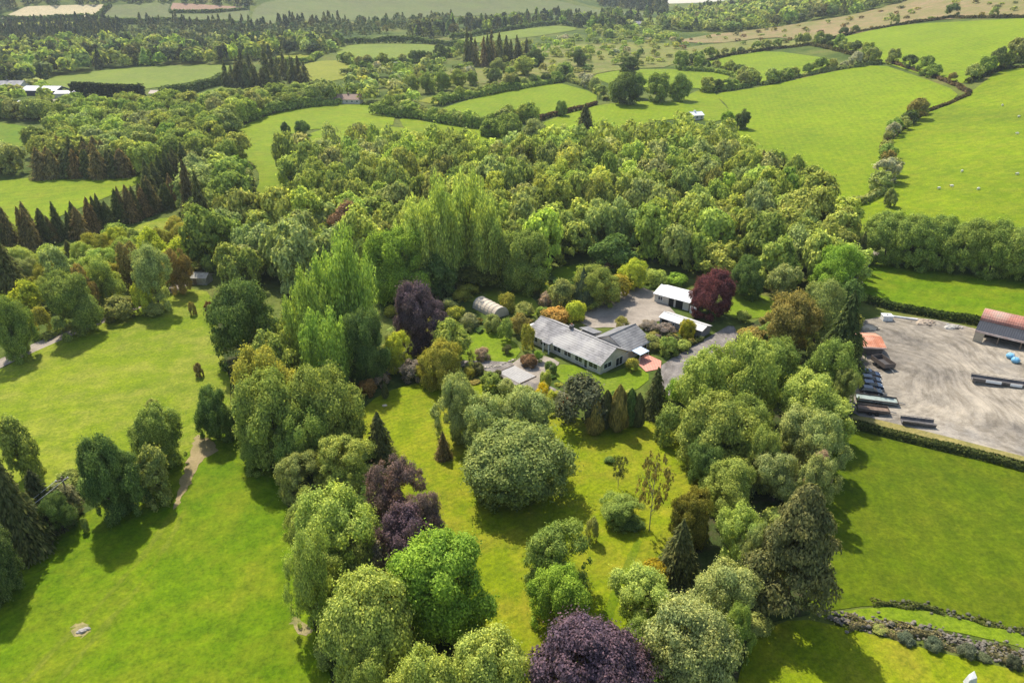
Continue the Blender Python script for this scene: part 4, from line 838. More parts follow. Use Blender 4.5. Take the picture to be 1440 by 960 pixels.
# ------------------------------------------------------------------ hand placed trees and shrubs (photo boxes)
BT = [
 # left belt, from the chestnut down
 ((288, 398, 393, 512), 'near', 'deep', 'large dark green domed tree at the right edge of the left meadow'),
 ((338, 468, 420, 555), 'mid', 'olive', 'olive tree squeezed between the dark domed tree and golden oak'),
 ((318, 488, 428, 615), 'near', 'gold', 'golden olive broad oak in the belt right of the left meadow'),
 ((322, 525, 440, 655), 'near', 'olive', 'large olive tree in front of the golden olive oak'),
 ((405, 515, 508, 645), 'near', 'olive', 'olive tree with dark gaps left of the heather bed'),
 ((385, 575, 475, 672), 'near', 'mid', 'dark olive tree at the bottom of the golden oak clump'),
 ((272, 545, 332, 618), 'near', 'deep', 'dark bushy tree at the gap between the two left fields'),
 ((430, 612, 518, 700), 'loose', 'light', 'light olive loose tree left of the dark cone conifer'),
 ((378, 640, 450, 712), 'loose', 'haw', 'faded olive scrubby tree at the edge of the lower left field'),
 ((398, 690, 470, 780), 'loose', 'olive', 'olive tree on the field edge below the faded scrubby tree'),
 ((405, 685, 532, 820), 'near', 'light', 'big bright olive tree left of the purple trees'),
 ((402, 745, 475, 885), 'loose', 'light', 'drooping yellowish willow on the lower left field edge'),
 ((452, 645, 512, 700), 'mid', 'light', 'small light green tree above the big bright olive tree'),
 ((512, 645, 592, 742), 'loose', 'brownp', 'brownish purple feathery tree uppermost of the lower purple clump'),
 ((565, 688, 630, 775), 'loose', 'brownp', 'brown purple thin tree at the lawn side of the purple clump'),
 ((528, 712, 622, 820), 'loose', 'purple', 'dark violet tree lowest of the purple clump by the lawn'),
 ((555, 755, 690, 908), 'near', 'bright', 'vivid green round tree below the purple clump'),
 ((446, 806, 584, 970), 'domed', 'light', 'large light olive round tree at the bottom left of the belt'),
 ((545, 908, 650, 1060), 'near', 'light', 'light olive tree cut by the bottom edge beside the bluish shrub'),
 ((612, 878, 748, 1040), 'near', 'light', 'light green broad tree on the bottom edge left of the purple beech'),
 ((752, 865, 914, 1050), 'domed', 'purple', 'big purple round beech on the bottom edge'),
 # lawn trees
 ((645, 588, 795, 712), 'domed', (.285, .325, .110), 'big round grey green tree alone in the middle of the lawn'),
 ((640, 556, 725, 650), 'near', 'grey', 'grey green tree touching the back left of the big round tree'),
 ((695, 545, 778, 640), 'near', 'grey', 'grey green tree touching the back right of the big round tree'),
 ((612, 528, 675, 618), 'near', 'grey', 'rounded grey green tree left of the lawn behind the big round tree'),
 ((727, 738, 828, 850), 'loose', 'mid', 'loose dull green tree on the lower lawn'),
 ((748, 792, 832, 896), 'near', 'bright', 'vivid green dense small tree on the lower lawn'),
 ((843, 690, 908, 742), 'loose', 'mid', 'sprawling low dull green tree on the right of the lawn'),
 # right belt
 ((855, 795, 950, 895), 'loose', 'light', 'light olive loose tree right of the lower lawn'),
 ((908, 840, 1038, 990), 'domed', 'grey', 'large pale grey green tree with soft domes at the bottom of the right belt'),
 ((972, 785, 1068, 892), 'near', 'grey', 'grey green rounded tree behind the soft domed tree'),
 ((905, 945, 970, 1010), 'near', 'bright', 'bright lime small tree cut by the bottom edge'),
 ((1002, 712, 1080, 810), 'loose', 'light', 'light green tree left of the big ragged pine'),
 ((983, 645, 1065, 730), 'near', 'olive', 'yellowish olive tree behind the gold tipped conifer'),
 ((1058, 632, 1130, 710), 'loose', 'grey', 'greyish green tree above the big ragged pine'),
 ((950, 555, 1062, 668), 'near', 'olive', 'dark olive spreading tree at the right end of the lawn'),
 ((946, 488, 1042, 595), 'loose', 'light', 'pale green willow beside the drive end'),
 ((1018, 478, 1112, 600), 'loose', 'light', 'pale green willow right of the one by the drive end'),
 ((1005, 558, 1092, 650), 'near', 'mid', 'mid green tree in the heart of the right belt'),
 ((1085, 522, 1198, 620), 'near', 'light', 'light green round topped tree beside the parked cars'),
 ((1085, 575, 1160, 665), 'loose', 'grey', 'greyish tree inside the belt below the light round topped tree'),
 ((1110, 580, 1192, 672), 'near', 'grey', 'grey green tree overhanging the lower right pasture'),
 ((1125, 478, 1208, 572), 'near', 'mid', 'fresh green tree left of the orange lean-to'),
 ((1072, 410, 1155, 505), 'loose', 'bronze', 'brownish bronze tree between the drive and the farm yard'),
 ((1115, 395, 1190, 490), 'near', 'haw', 'dull olive tree right of the brownish bronze tree'),
 ((1138, 345, 1216, 425), 'near', 'bright', 'dense vivid green tree at the head of the right lane'),
 ((1025, 362, 1078, 418), 'near', 'deep', 'dark green round bushy tree behind the dark red tree'),
 ((1078, 372, 1125, 422), 'mid', 'grey', 'grey green small tree right of the dark round bushy tree'),
 ((1040, 300, 1105, 385), 'mid', 'mid', 'tall mid green tree at the front of the wood above the dark red tree'),
 ((1085, 320, 1145, 395), 'mid', 'grey', 'greyish tall tree at the front of the wood left of the vivid green tree'),
 ((970, 380, 1034, 447), 'domed', 'red', 'dark red round maple behind the white roofed garage'),
 # around the house
 ((546, 397, 624, 496), 'near', 'purple', 'dark purple weeping beech left of the oval lawn'),
 ((513, 326, 604, 428), 'near', 'bright', 'bright green big leaved round tree above the purple weeping beech'),
 ((466, 286, 519, 352), 'mid', (.30, .19, .12), 'reddish brown tree standing out in the left part of the wood'),
 ((535, 470, 580, 525), 'loose', 'lime', 'yellow lime small tree beside the drive above the lawn'),
 ((586, 480, 655, 548), 'near', 'gold', 'golden olive rounded tree at the bend of the drive'),
 ((603, 450, 662, 515), 'mid', 'light', 'light olive tree above the bend of the drive'),
 ((698, 328, 772, 412), 'near', 'mid', 'fresh green tall tree standing over the back lawn'),
 ((770, 393, 808, 437), 'mid', 'haw', 'olive brown tree above the orange bush'),
 ((798, 372, 870, 432), 'near', 'olive', 'olive rounded tree shading the courtyard'),
 ((832, 332, 895, 385), 'mid', 'deep', 'big leaved dark green tree above the courtyard'),
 ((951, 449, 979, 476), 'near', (.42, .40, .04), 'bright yellow tree in front of the long low shed'),
 ((868, 366, 914, 408), 'near', 'lime', 'lime green rounded tree above the courtyard'),
 # left along the lane
 ((-25, 420, 48, 505), 'near', 'mid', 'round olive tree at the left edge beside the lane'),
 ((55, 383, 142, 470), 'near', 'mid', 'spreading green tree with visible trunk on the lane'),
 ((95, 375, 140, 445), 'mid', 'orange', 'tree with orange young leaves behind the spreading lane tree'),
 ((98, 362, 172, 430), 'near', 'light', 'light green rounded tree above the lane'),
 ((12, 395, 62, 445), 'mid', 'lime', 'lime green bushy tree left of the spreading lane tree'),
 ((180, 398, 218, 442), 'mid', 'lime', 'small lime tree on the lane near the birch'),
 ((182, 345, 245, 435), 'loose', 'grey', 'tall grey green birch over the lane'),
 ((162, 342, 205, 405), 'mid', 'bronze', 'bronze tinted tree left of the grey green birch'),
 ((228, 350, 272, 412), 'loose', 'orange', 'pale orange tree beside the stone hut'),
 ((188, 322, 235, 375), 'mid', 'lime', 'lime green tree above the grey green birch'),
 ((230, 335, 278, 380), 'mid', 'lime', 'yellow lime tree above the pale orange tree'),
 ((55, 350, 105, 420), 'mid', 'grey', 'silvery green tree right of the dark left edge spruce'),
 # lower left hedge
 ((-10, 588, 58, 672), 'mid', 'olive', 'olive tree on the left edge behind the dark spruce'),
 ((100, 612, 198, 732), 'near', 'deep', 'glossy dark green round tree in the hedge between the left fields'),
 ((172, 572, 264, 665), 'near', 'mid', 'bushy green tree at the right end of the left hedge'),
 ((185, 628, 246, 705), 'mid', 'haw', 'olive brown bushy tree on the field side of the left hedge'),
 # fillers that join the belts up
 ((440, 690, 520, 790), 'mid', 'light', 'light tree between the faded scrubby trees and the purple clump'),
 ((425, 770, 500, 860), 'loose', 'olive', 'olive tree behind the drooping yellowish willow'),
 ((475, 755, 535, 830), 'mid', 'haw', 'dull tree in the shade below the big bright olive tree'),
 ((560, 720, 600, 770), 'loose', 'purple', 'small dark purple tree inside the purple clump'),
 ((340, 600, 400, 660), 'near', 'mid', 'mid green tree on the field edge below the golden olive oak'),
 ((440, 560, 500, 620), 'mid', 'mid', 'dark gap filling tree below the heather bed'),
 ((480, 905, 560, 1010), 'near', 'light', 'light green tree behind the bluish green shrub'),
 ((1040, 740, 1090, 830), 'near', 'grey', 'grey green tree pressed against the left of the ragged pine'),
 ((1040, 600, 1100, 690), 'near', 'olive', 'olive tree filling the right belt above the yellowish olive tree'),
 ((1120, 640, 1178, 730), 'loose', 'grey', 'greyish tree beside the pinkish blossoming tree'),
 ((965, 620, 1020, 690), 'near', 'deep', 'dark tree below the dark olive spreading tree'),
 ((870, 870, 930, 950), 'near', 'mid', 'mid green tree right of the purple beech'),
 ((1010, 850, 1060, 930), 'near', 'mid', 'dark mid green tree at the bottom of the right belt'),
 ((1060, 480, 1130, 560), 'near', 'mid', 'mid green tree between willow and fresh green tree'),
 ((1160, 520, 1205, 590), 'loose', 'haw', 'dull tree overhanging the parked cars'),
 ((1175, 395, 1215, 450), 'mid', 'deep', 'dark tree at the corner of the right lane'),
 ((50, 690, 108, 752), 'loose', 'deep', 'dark bushy tree beside the power pole'),
 ((130, 640, 190, 720), 'near', 'deep', 'dark green tree touching the glossy round hedge tree'),
 ((-60, 745, 40, 850), 'near', 'dark', 'very dark tree cut by the left edge below the spruce'),
 ((330, 440, 400, 500), 'mid', 'olive', 'olive tree touching the back of the dark domed tree'),
 ((385, 430, 440, 520), 'mid', 'light', 'light tree between the dark domed tree and poplars'),
 ((480, 440, 545, 540), 'near', 'deep', 'dark tree in the shade right of the poplars'),
 ((590, 360, 640, 420), 'mid', 'deep', 'dark tree in the shade under the pale poplars'),
 ((640, 350, 700, 395), 'mid', 'mid', 'green tree below the right pale poplar'),
]
for box, k, c, lab in BT: tree(box, k, c, lab)
ROW = [(1222, 300, 1278, 378), (1258, 302, 1312, 384), (1298, 306, 1352, 386), (1335, 308, 1390, 392), (1374, 312, 1430, 396), (1414, 316, 1470, 402), (1455, 322, 1515, 408)]
for i, bx_ in enumerate(ROW): tree((bx_[0] - 12, bx_[1], bx_[2] + 12, bx_[3] - 8), 'domed', 'mid', f'dense green roadside tree, {ordw(i+1)} from the lane in the row above the yard', group='row of trees above the farm yard')
# purple / poplars / conifers
for bx_, lab in (((403, 388, 470, 525), 'bright feathery poplar, left one of three beside the purple weeping beech'), ((442, 335, 528, 500), 'bright feathery poplar, tallest of three beside the purple weeping beech'), ((425, 440, 492, 552), 'bright feathery poplar, front one of three beside the purple weeping beech'),
                 ((556, 288, 622, 412), 'pale feathery poplar at the left of the clump in the wood'), ((592, 258, 652, 402), 'pale feathery poplar second from left in the clump in the wood'), ((630, 250, 690, 392), 'pale feathery poplar tallest of the clump in the wood'), ((660, 285, 708, 402), 'pale feathery poplar at the right of the clump in the wood')):
    tree(bx_, 'plume', (.32, .44, .09) if bx_[0] < 500 else (.45, .55, .13), lab, 'poplar_tree', 'poplar')
CT = [
 ((510, 580, 555, 648), 'fir', 'spruce', 'dark cone shaped conifer alone on the upper lawn'),
 ((611, 607, 635, 645), 'fir', 'browns', 'small brownish cone conifer on the lawn left of the big round tree'),
 ((904, 518, 942, 585), 'fir', 'spruce', 'dark conifer at the end of the front lawn by the drive'),
 ((926, 728, 988, 812), 'weeping', 'spruce', 'dark weeping conifer in front of the gold tipped conifer'),
 ((943, 688, 1012, 765), 'near', (.24, .225, .04), 'gold tipped dark conifer in the right belt'),
 ((1058, 682, 1186, 872), 'pine', (.20, .21, .08), 'big ragged pine at the lower end of the right belt'),
 ((1150, 415, 1228, 530), 'fir', (.09, .12, .04), 'broad dark conifer overhanging the farm yard'),
 ((-30, 335, 42, 428), 'fir', 'spruce', 'large dark spruce at the left edge above the lane'),
 ((84, 338, 112, 378), 'fir', 'spruce', 'small dark spruce in the scrub above the lane'),
 ((-30, 630, 62, 790), 'fir', 'spruce', 'large dark spruce on the left edge below the olive tree'),
 ((20, 660, 90, 745), 'fir', (.085, .10, .045), 'olive dark spruce right of the large left edge spruce'),
 ((806, 378, 834, 434), 'cone', (.12, .16, .09), 'grey green narrow conifer above the courtyard'),
 ((246, 218, 282, 320), 'spruce', (.15, .13, .065), 'tall brownish larch at the right end of the spruce row'),
 ((262, 245, 300, 330), 'spruce', 'spruce', 'tall dark spruce just right of the brownish larch'),
 ((205, 318, 238, 345), 'sprucelo', 'grey', 'pale young spruce below the spruce row'),
 ((700, 355, 722, 395), 'cone', 'deep', 'narrow dark conifer beside the fresh green tall tree'),
 ((808, 148, 838, 190), 'spruce', 'spruce', 'solitary dark spruce on the far edge of the wood'),
]
for box, k, c, lab in CT: tree(box, k, c, lab, 'conifer_tree', 'conifer')
for bx_, c, lab in (((824, 563, 850, 610), 'bronze', 'bronze columnar cypress lowest and leftmost of the row below the house'), ((842, 544, 864, 607), 'spruce', 'slim dark columnar cypress second in the row below the house'), ((857, 536, 884, 612), 'bronze', 'bronze tall columnar cypress third in the row below the house'),
                    ((876, 533, 898, 612), 'deep', 'dark green tall columnar cypress fourth in the row below the house'), ((888, 545, 908, 608), 'spruce', 'dark columnar cypress at the right end of the row below the house'),
                    ((536, 524, 546, 572), 'spruce', 'thin dark pencil cypress at the edge of the upper lawn')):
    tree(bx_, 'column', c, lab, 'cypress_tree', 'cypress', 'columnar cypresses below the house' if bx_[0] > 600 else None)
tree((893, 640, 944, 748), 'sparse', (.24, .20, .06), 'nearly bare pale young tree on the right of the lawn', 'bare_tree'); tree((858, 640, 884, 688), 'sparse', (.13, .15, .05), 'thin leggy young tree on the lawn above the sprawling tree', 'bare_tree')
tree((1128, 632, 1170, 702), 'loose', 'pink', 'pinkish cream blossoming tree overhanging the lower right pasture'); tree((955, 590, 975, 612), 'mid', 'pink', 'small pinkish blossoming tree at the right end of the cypress row')
SH = [
 ((778, 528, 852, 602), (.13, .145, .08), 'large dark rhododendron bush beside the cypress row'), ((752, 538, 772, 566), 'yellow', 'bright yellow bush leftmost of three below the forecourt'), ((766, 548, 788, 574), 'lime', 'yellow green bush in the middle of three below the forecourt'),
 ((785, 556, 806, 580), (.40, .18, .08), 'pinkish orange bush right of three below the forecourt'), ((700, 532, 726, 556), 'grey', 'grey green bush beside the decking'), ((722, 540, 752, 566), 'haw', 'grey brown bush between the decking and yellow bush'), ((676, 524, 706, 550), 'mid', 'green bush at the lawn edge left of the decking'),
 ((692, 520, 708, 536), 'spruce', 'small dark pointed bush at the corner of the drive'), ((664, 510, 682, 528), 'spruce', 'small dark bush along the drive left of the corner'), ((652, 515, 668, 531), 'gold', 'golden low bush beside the drive'),
 ((492, 597, 511, 620), 'deep', 'small round dark bush left of the cone shaped conifer'), ((563, 506, 598, 536), 'lav', 'greyish pink clipped bush beside the golden olive tree'), ((502, 532, 530, 556), (.30, .18, .07), 'orange brown heather mound above the upper lawn'), ((484, 545, 510, 572), 'bronze', 'brown heather mound at the left end of the bed'),
 ((522, 524, 548, 544), 'pink', 'pale pink heather mound right of the orange heather'), ((762, 430, 802, 454), (.50, .33, .09), 'golden orange broad bush behind the bungalow roof'), ((795, 422, 826, 452), 'lime', 'yellow green bush right of the golden orange bush'), ((850, 384, 890, 420), (.40, .33, .05), 'yellow orange flowering bush above the courtyard'),
 ((905, 378, 938, 402), 'light', 'light green bush behind the white roofed garage'), ((935, 384, 968, 402), 'bright', 'bright green bush behind the garage roof'), ((648, 440, 674, 462), (.30, .31, .15), 'cream flowering bush left of the polytunnel'), ((680, 443, 705, 468), 'haw', 'grey brown bush in front of the polytunnel'),
 ((700, 448, 722, 480), 'mid', 'upright green bush on the oval lawn edge'), ((716, 440, 742, 470), 'bronze', 'bronze bush at the left end of the bungalow'), ((732, 455, 752, 492), 'gold', 'yellowish slender bush against the left wall of the bungalow'), ((706, 484, 720, 498), 'spruce', 'dark little bush on the oval lawn'),
 ((668, 488, 690, 506), 'pink', 'small pink blossoming bush on the oval lawn'), ((730, 497, 756, 516), (.22, .14, .08), 'rusty pink bush at the forecourt corner'), ((750, 492, 764, 510), 'bright', 'small bright green bush near the house front door'), ((766, 508, 784, 526), 'deep', 'dark low bush at the corner of the front lawn'),
 ((758, 520, 776, 548), 'light', 'light green bush at the curved edge of the front lawn'), ((898, 449, 926, 464), 'lav', 'lavender grey bush left in the bed by the courtyard'), ((922, 454, 952, 469), 'lav', 'lavender grey bush right in the bed by the courtyard'), ((902, 470, 930, 492), 'haw', 'dull mixed bush behind the red patio'),
 ((926, 474, 956, 500), 'mid', 'green mixed bush between the red patio and yellow tree'), ((948, 478, 972, 494), 'light', 'light bush under the yellow tree by the drive'), ((880, 502, 900, 522), 'gold', 'golden low bush left of the red patio'), ((864, 445, 884, 463), (.36, .33, .10), 'cream variegated bush on the courtyard edge'),
 ((625, 374, 702, 402), (.15, .16, .035), 'wide flat juniper bush under the poplars'), ((640, 398, 672, 418), 'gold', 'yellowish bush at the edge of the back lawn'), ((702, 412, 726, 438), 'gold', 'yellow green bush beside the polytunnel on the back lawn'), ((722, 425, 750, 446), 'haw', 'dull bush right of the polytunnel'),
 ((758, 410, 785, 434), 'pink', 'pinkish cream bush behind the golden orange bush'), ((785, 405, 812, 428), 'gold', 'yellowish bush below the grey green narrow conifer'), ((838, 368, 858, 386), (.4, .3, .28), 'pale pink blossoming bush at the wood edge above the courtyard'), ((924, 402, 944, 420), 'haw', 'dull climber bush against the garage'),
 ((505, 755, 548, 815), (.30, .27, .20), 'whitish blossoming bush left of the dark violet tree'), ((493, 915, 552, 985), 'blue', 'bluish green bush at the foot of the large light olive tree'), ((545, 870, 580, 905), 'pink', 'pinkish grey bush between the lower olive trees'), ((823, 728, 842, 762), 'haw', 'tiny dull bush alone on the lower lawn'),
 ((903, 783, 948, 822), (.30, .24, .02), 'golden yellow bush in front of the weeping conifer'), ((922, 570, 966, 625), 'mid', 'green bush at the right end of the lawn below the dark conifer'), ((934, 532, 968, 566), 'bright', 'bright bush at the end of the drive'), ((870, 725, 906, 744), 'deep', 'dark low bush under the sprawling tree'),
 ((1040, 862, 1085, 892), 'haw', 'dull bush at the foot of the big ragged pine'), ((60, 682, 118, 735), (.27, .26, .14), 'cream blossoming bush in the left hedge'), ((140, 418, 195, 452), (.24, .26, .08), 'pale lime bush along the lane'), ((40, 430, 75, 470), 'gold', 'yellowish bush beside the lane at left'),
 ((200, 425, 232, 445), 'haw', 'low dull bush on the lane below the birch'), ((264, 424, 276, 443), 'bronze', 'small bronze bush alone at the top of the left meadow'), ((287, 424, 302, 446), (.2, .09, .05), 'reddish bush beside the dark domed tree'), ((272, 510, 286, 530), 'browns', 'little dark bush alone in the left meadow'),
 ((205, 560, 225, 580), 'haw', 'thin dull bush at the back of the left hedge'), ((112, 728, 126, 748), 'mid', 'low green bush below the left hedge'), ((850, 640, 866, 652), 'deep', 'tiny bush on the lawn right of the big round tree'), ((1262, 886, 1290, 908), (.13, .16, .10), 'sage bush leftmost of five along the dry stone bank'), ((1298, 894, 1328, 918), (.13, .16, .10), 'sage bush second of five along the dry stone bank'), ((1346, 902, 1374, 926), (.14, .17, .11), 'sage bush third of five along the dry stone bank'),
 ((1372, 914, 1396, 932), (.15, .17, .09), 'sage bush fourth of five along the dry stone bank'), ((1414, 920, 1440, 942), (.09, .10, .06), 'dark sage bush rightmost of five along the dry stone bank'), ((1225, 874, 1250, 892), 'haw', 'dull bramble at the upper end of the dry stone bank'),
]
for box, c, lab in SH: shrub(box, c, lab)
HAND = list(PLACED)

# ------------------------------------------------------------------ hedges: clipped or field hedges as one thing each
def hedge(px, w, h, color, label, leaf=None, wild=.25, name='hedge', cover=2.2):
    P = [np.array(q) for q in world(px)]; dist = float(np.mean([np.hypot(*q) for q in P])); leaf = leaf or max(.16, dist * .0016)
    seg = [np.linalg.norm(P[i + 1] - P[i]) for i in range(len(P) - 1)]; tot = sum(seg); cs = np.concatenate([[0], np.cumsum(seg)])
    n = int(min(60000, tot * (w + 2 * h) * cover / (leaf * leaf * 1.6)))
    d = R.random(n) * tot; k = np.clip(np.searchsorted(cs, d, 'right') - 1, 0, len(seg) - 1); t = (d - cs[k]) / np.array(seg)[k]
    PA = np.array(P); base = PA[k] + (PA[k + 1] - PA[k]) * t[:, None]; dr = (PA[k + 1] - PA[k]) / np.array(seg)[k][:, None]; nr = np.stack([-dr[:, 1], dr[:, 0]], 1)
    hv = h * (1 + wild * (np.sin(d / (2.1 * h) + 1) * .5 + np.sin(d / (.83 * h)) * .3 + np.sin(d / (5.7 * h)) * .5)); wv = w * (1 + wild * .8 * np.sin(d / (1.6 * h) + 2))
    a = R.random(n) * math.pi; ca, sa = np.cos(a), np.sin(a)
    o = np.sign(ca) * np.abs(ca) ** .5; v = np.abs(sa) ** .5; jj = R.uniform(.8, 1.05, n)
    x = base[:, 0] + nr[:, 0] * o * wv / 2 * jj; y = base[:, 1] + nr[:, 1] * o * wv / 2 * jj; z = H(x, y) - .1 + hv * v * jj
    N = np.stack([nr[:, 0] * ca, nr[:, 1] * ca, sa + .2], 1)
    V = cards(np.stack([x, y, z], 1), N, leaf)
    o_ = link(bpy.data.objects.new(name, mesh_np(name, V, quads(V), LEAF))); o_.color = (*color, 1)
    return tag(o_, label, 'hedge')
hedge([(1216, 424), (1250, 434), (1300, 443), (1370, 455), (1400, 462)], 1.8, 1.9, (.055, .085, .022), 'clipped dark hedge between the farm yard and the pasture behind it', wild=.12)
hedge([(1192, 598), (1240, 610), (1300, 625), (1370, 642), (1440, 660), (1560, 690)], 1.6, 1.4, (.075, .095, .03), 'clipped dark hedge below the farm yard', wild=.12)
hedge([(107, 144), (130, 146), (165, 148), (207, 146)], 5, 12, (.045, .062, .03), 'tall clipped evergreen screen on the far left farm', wild=.08)
hedge([(255, 142), (290, 142)], 2, 2, (.05, .06, .03), 'short dark hedge below the far left small field')
hedge([(1187, 290), (1212, 287), (1240, 272)], 3, 2.6, C['haw'], 'bushy hedge at the lower corner of the big sloping field')
hedge([(1252, 258), (1246, 232), (1240, 210), (1248, 196), (1270, 180), (1297, 160), (1325, 150), (1363, 134)], 2.2, 1.5, (.12, .10, .045), 'brownish field hedge down the right of the big sloping field')
hedge([(1363, 132), (1345, 121), (1320, 111), (1282, 98), (1247, 87)], 2.2, 1.6, (.14, .105, .06), 'brown gorse hedge along the top right of the big sloping field')
hedge([(1240, 89), (1193, 97), (1160, 101), (1118, 110), (1073, 120)], 3, 2.4, C['haw'], 'field hedge above the big sloping field')
hedge([(1225, 85), (1170, 70), (1140, 64), (1085, 70), (1025, 79), (960, 93)], 3, 2.6, (.09, .09, .035), 'hedge above the small upper sloping field')
hedge([(960, 100), (1005, 102), (1035, 109), (1060, 120), (1027, 127), (985, 130)], 4, 3.2, C['mid'], 'green hedge curving round the small field above the tree row')
hedge([(1150, 60), (1207, 46), (1277, 34), (1337, 26), (1440, 25), (1580, 22)], 2.5, 2.2, (.09, .085, .035), 'dark hedge between the moor and the top right pasture')
hedge([(1360, 118), (1390, 104), (1408, 98), (1440, 78), (1520, 48)], 3, 2.4, (.085, .095, .03), 'hedge climbing right between the two upper right pastures')
hedge([(1405, 99), (1440, 96), (1560, 92)], 2, 1.6, (.085, .095, .03), 'low hedge across the right edge of the high pasture')
hedge([(525, 160), (560, 165), (590, 167), (625, 173), (667, 180), (705, 182), (722, 172), (757, 170)], 6, 5, C['mid'], 'thick green hedge below the central pasture', wild=.4)
hedge([(757, 170), (775, 164), (815, 155), (838, 147)], 3, 2.4, (.12, .085, .05), 'reddish brown hedge at the lower right of the central pasture')
hedge([(612, 149), (640, 142), (682, 134), (735, 124), (775, 118), (802, 110)], 6, 4.5, C['mid'], 'thick green hedge along the top of the central pasture', wild=.35)
hedge([(782, 111), (812, 118), (836, 128), (852, 142)], 4, 3.2, C['haw'], 'hedge at the upper right corner of the central pasture')
hedge([(300, 190), (333, 176), (367, 163), (433, 150), (480, 146)], 6, 5, C['mid'], 'tall hedge along the top of the winding meadow', wild=.4)
hedge([(227, 139), (263, 134), (285, 125), (320, 116)], 5, 6, C['dark'], 'dark hedge between the two far left fields', wild=.35)
hedge([(50, 125), (107, 136)], 3, 3, C['mid'], 'hedge at the lower left of the far left field')
hedge([(478, 86), (505, 94), (560, 92), (620, 83), (655, 71)], 5, 5, C['mid'], 'hedge below the upper valley pasture', wild=.4)
hedge([(470, 66), (500, 62), (545, 61), (600, 61), (650, 67)], 5, 6, C['dark'], 'dark hedge above the upper valley pasture', wild=.4)
hedge([(633, 57), (687, 48), (780, 35), (817, 39)], 4, 5, C['dark'], 'dark hedge above the small far pasture', wild=.4)
hedge([(383, 90), (436, 88), (452, 77)], 4, 4, C['mid'], 'hedge between two small yellowish far fields', wild=.4)
hedge([(2, 30), (40, 31), (100, 29), (135, 27), (155, 9)], 5, 6, C['dark'], 'dark hedge round the tan stubble field on the far hill')
hedge([(140, 33), (240, 33), (352, 37)], 5, 6, C['dark'], 'dark hedge below the far hill fields')
hedge([(238, 19), (295, 19), (350, 14)], 4, 4, C['dark'], 'dark hedge below the red soil field on the far hill')
hedge([(1190, 876), (1250, 885), (1300, 894), (1360, 909), (1440, 929), (1560, 958)], 1.9, .6, (.19, .17, .085), 'brown bramble growing along the dry stone bank', wild=.8, cover=1.5, leaf=.12, name='bramble_hedge')
hedge([(1225, 848), (1290, 853), (1360, 869), (1440, 889), (1560, 919)], .9, .45, (.10, .115, .035), 'low dark bramble on the upper field bank', wild=.8, cover=1.3, leaf=.12, name='bramble_hedge')
hedge([(60, 480), (100, 462), (160, 440), (200, 428)], 1.6, 1.2, C['haw'], 'low scrubby hedge between the lane and left meadow', wild=.5)
hedge([(905, 462), (935, 470), (955, 482)], 1.6, 1.0, (.10, .11, .05), 'low mixed hedge along the courtyard bed')
hedge([(484, 556), (505, 548), (530, 540), (545, 532)], 1.8, 1.0, (.16, .12, .05), 'low heather hedge above the upper lawn', wild=.3)
hedge([(945, 498), (965, 488), (985, 478)], 1.5, 1.1, (.11, .13, .04), 'low hedge along the inner edge of the drive')

# ------------------------------------------------------------------ hedgerow bushes and trees: individuals
def along(px, items, where, group, k='bush', base='haw', nm='hedgerow_bush'):
    """items: (fraction along, crown width m, colour) ; a bush each"""
    P = [np.array(q) for q in world(px)]; seg = [np.linalg.norm(P[i + 1] - P[i]) for i in range(len(P) - 1)]; tot = sum(seg)
    for i, (f, w, c) in enumerate(sorted(items)):
        d = f * tot; j = 0
        while d > seg[j] and j < len(seg) - 1: d -= seg[j]; j += 1
        q = P[j] + (P[j + 1] - P[j]) * (d / seg[j]) + R.normal(0, .5, 2)
        cc = C[c] if isinstance(c, str) else c
        tint = dict(white='white blossoming', dark='dark green', haw='dull olive', mid='mid green', light='light green', gold='yellowish', bronze='brownish', pink='pale pink blossoming', olive='olive', deep='deep green').get(c, 'green')
        put(k, nm, (q[0], q[1], float(H(*q)) - .1), w / 2, w * random.uniform(.8, 1.15), jitc(cc), f'{tint} hedgerow bush, {ordw(i + 1)} along {where}', 'bush', group, False)
def auto(n, wr, cs, f0=0.02, f1=.98):
    return [(f0 + (f1 - f0) * (i + random.uniform(.15, .85)) / n, random.uniform(*wr), random.choice(cs)) for i in range(n)]
HW = ['haw', 'haw', 'mid', 'dark', 'olive', 'white']
along([(1187, 288), (1220, 283), (1243, 266), (1252, 242), (1243, 213), (1247, 197), (1270, 181), (1297, 160), (1325, 151), (1363, 134)],
      [(.10, 9, 'haw'), (.17, 10, 'white'), (.22, 8, 'haw'), (.31, 6, 'bronze'), (.35, 8, 'mid'), (.39, 6, 'haw'), (.51, 5, 'haw'), (.545, 7, 'white'), (.585, 8, 'mid'), (.63, 8, 'haw'), (.68, 9, 'dark'), (.73, 10, 'bronze'), (.79, 8, 'haw')], 'the hedge right of big sloping field', 'bushes in the hedge right of the big sloping field')
along([(1363, 132), (1345, 121), (1320, 111), (1282, 98), (1247, 87)], [(.22, 6, 'bronze'), (.42, 9, 'mid'), (.50, 12, 'mid'), (.72, 10, 'dark'), (.92, 9, 'haw')], 'the gorse hedge from the right', 'bushes in the gorse hedge')
along([(1240, 88), (1193, 96), (1160, 100), (1118, 109), (1073, 120)], auto(13, (6, 11), HW), 'the hedge above big sloping field', 'bushes above the big sloping field')
along([(1230, 84), (1170, 68), (1140, 62), (1085, 69), (1025, 78), (960, 92)], auto(22, (6, 12), HW), 'the hedge above small upper field', 'bushes above the small upper field')
along([(955, 98), (1005, 100), (1035, 107), (1062, 118), (1027, 126), (985, 131)], auto(20, (6, 12), ['mid', 'haw', 'dark', 'olive']), 'the curved hedge of the small field', 'bushes round the small curved field')
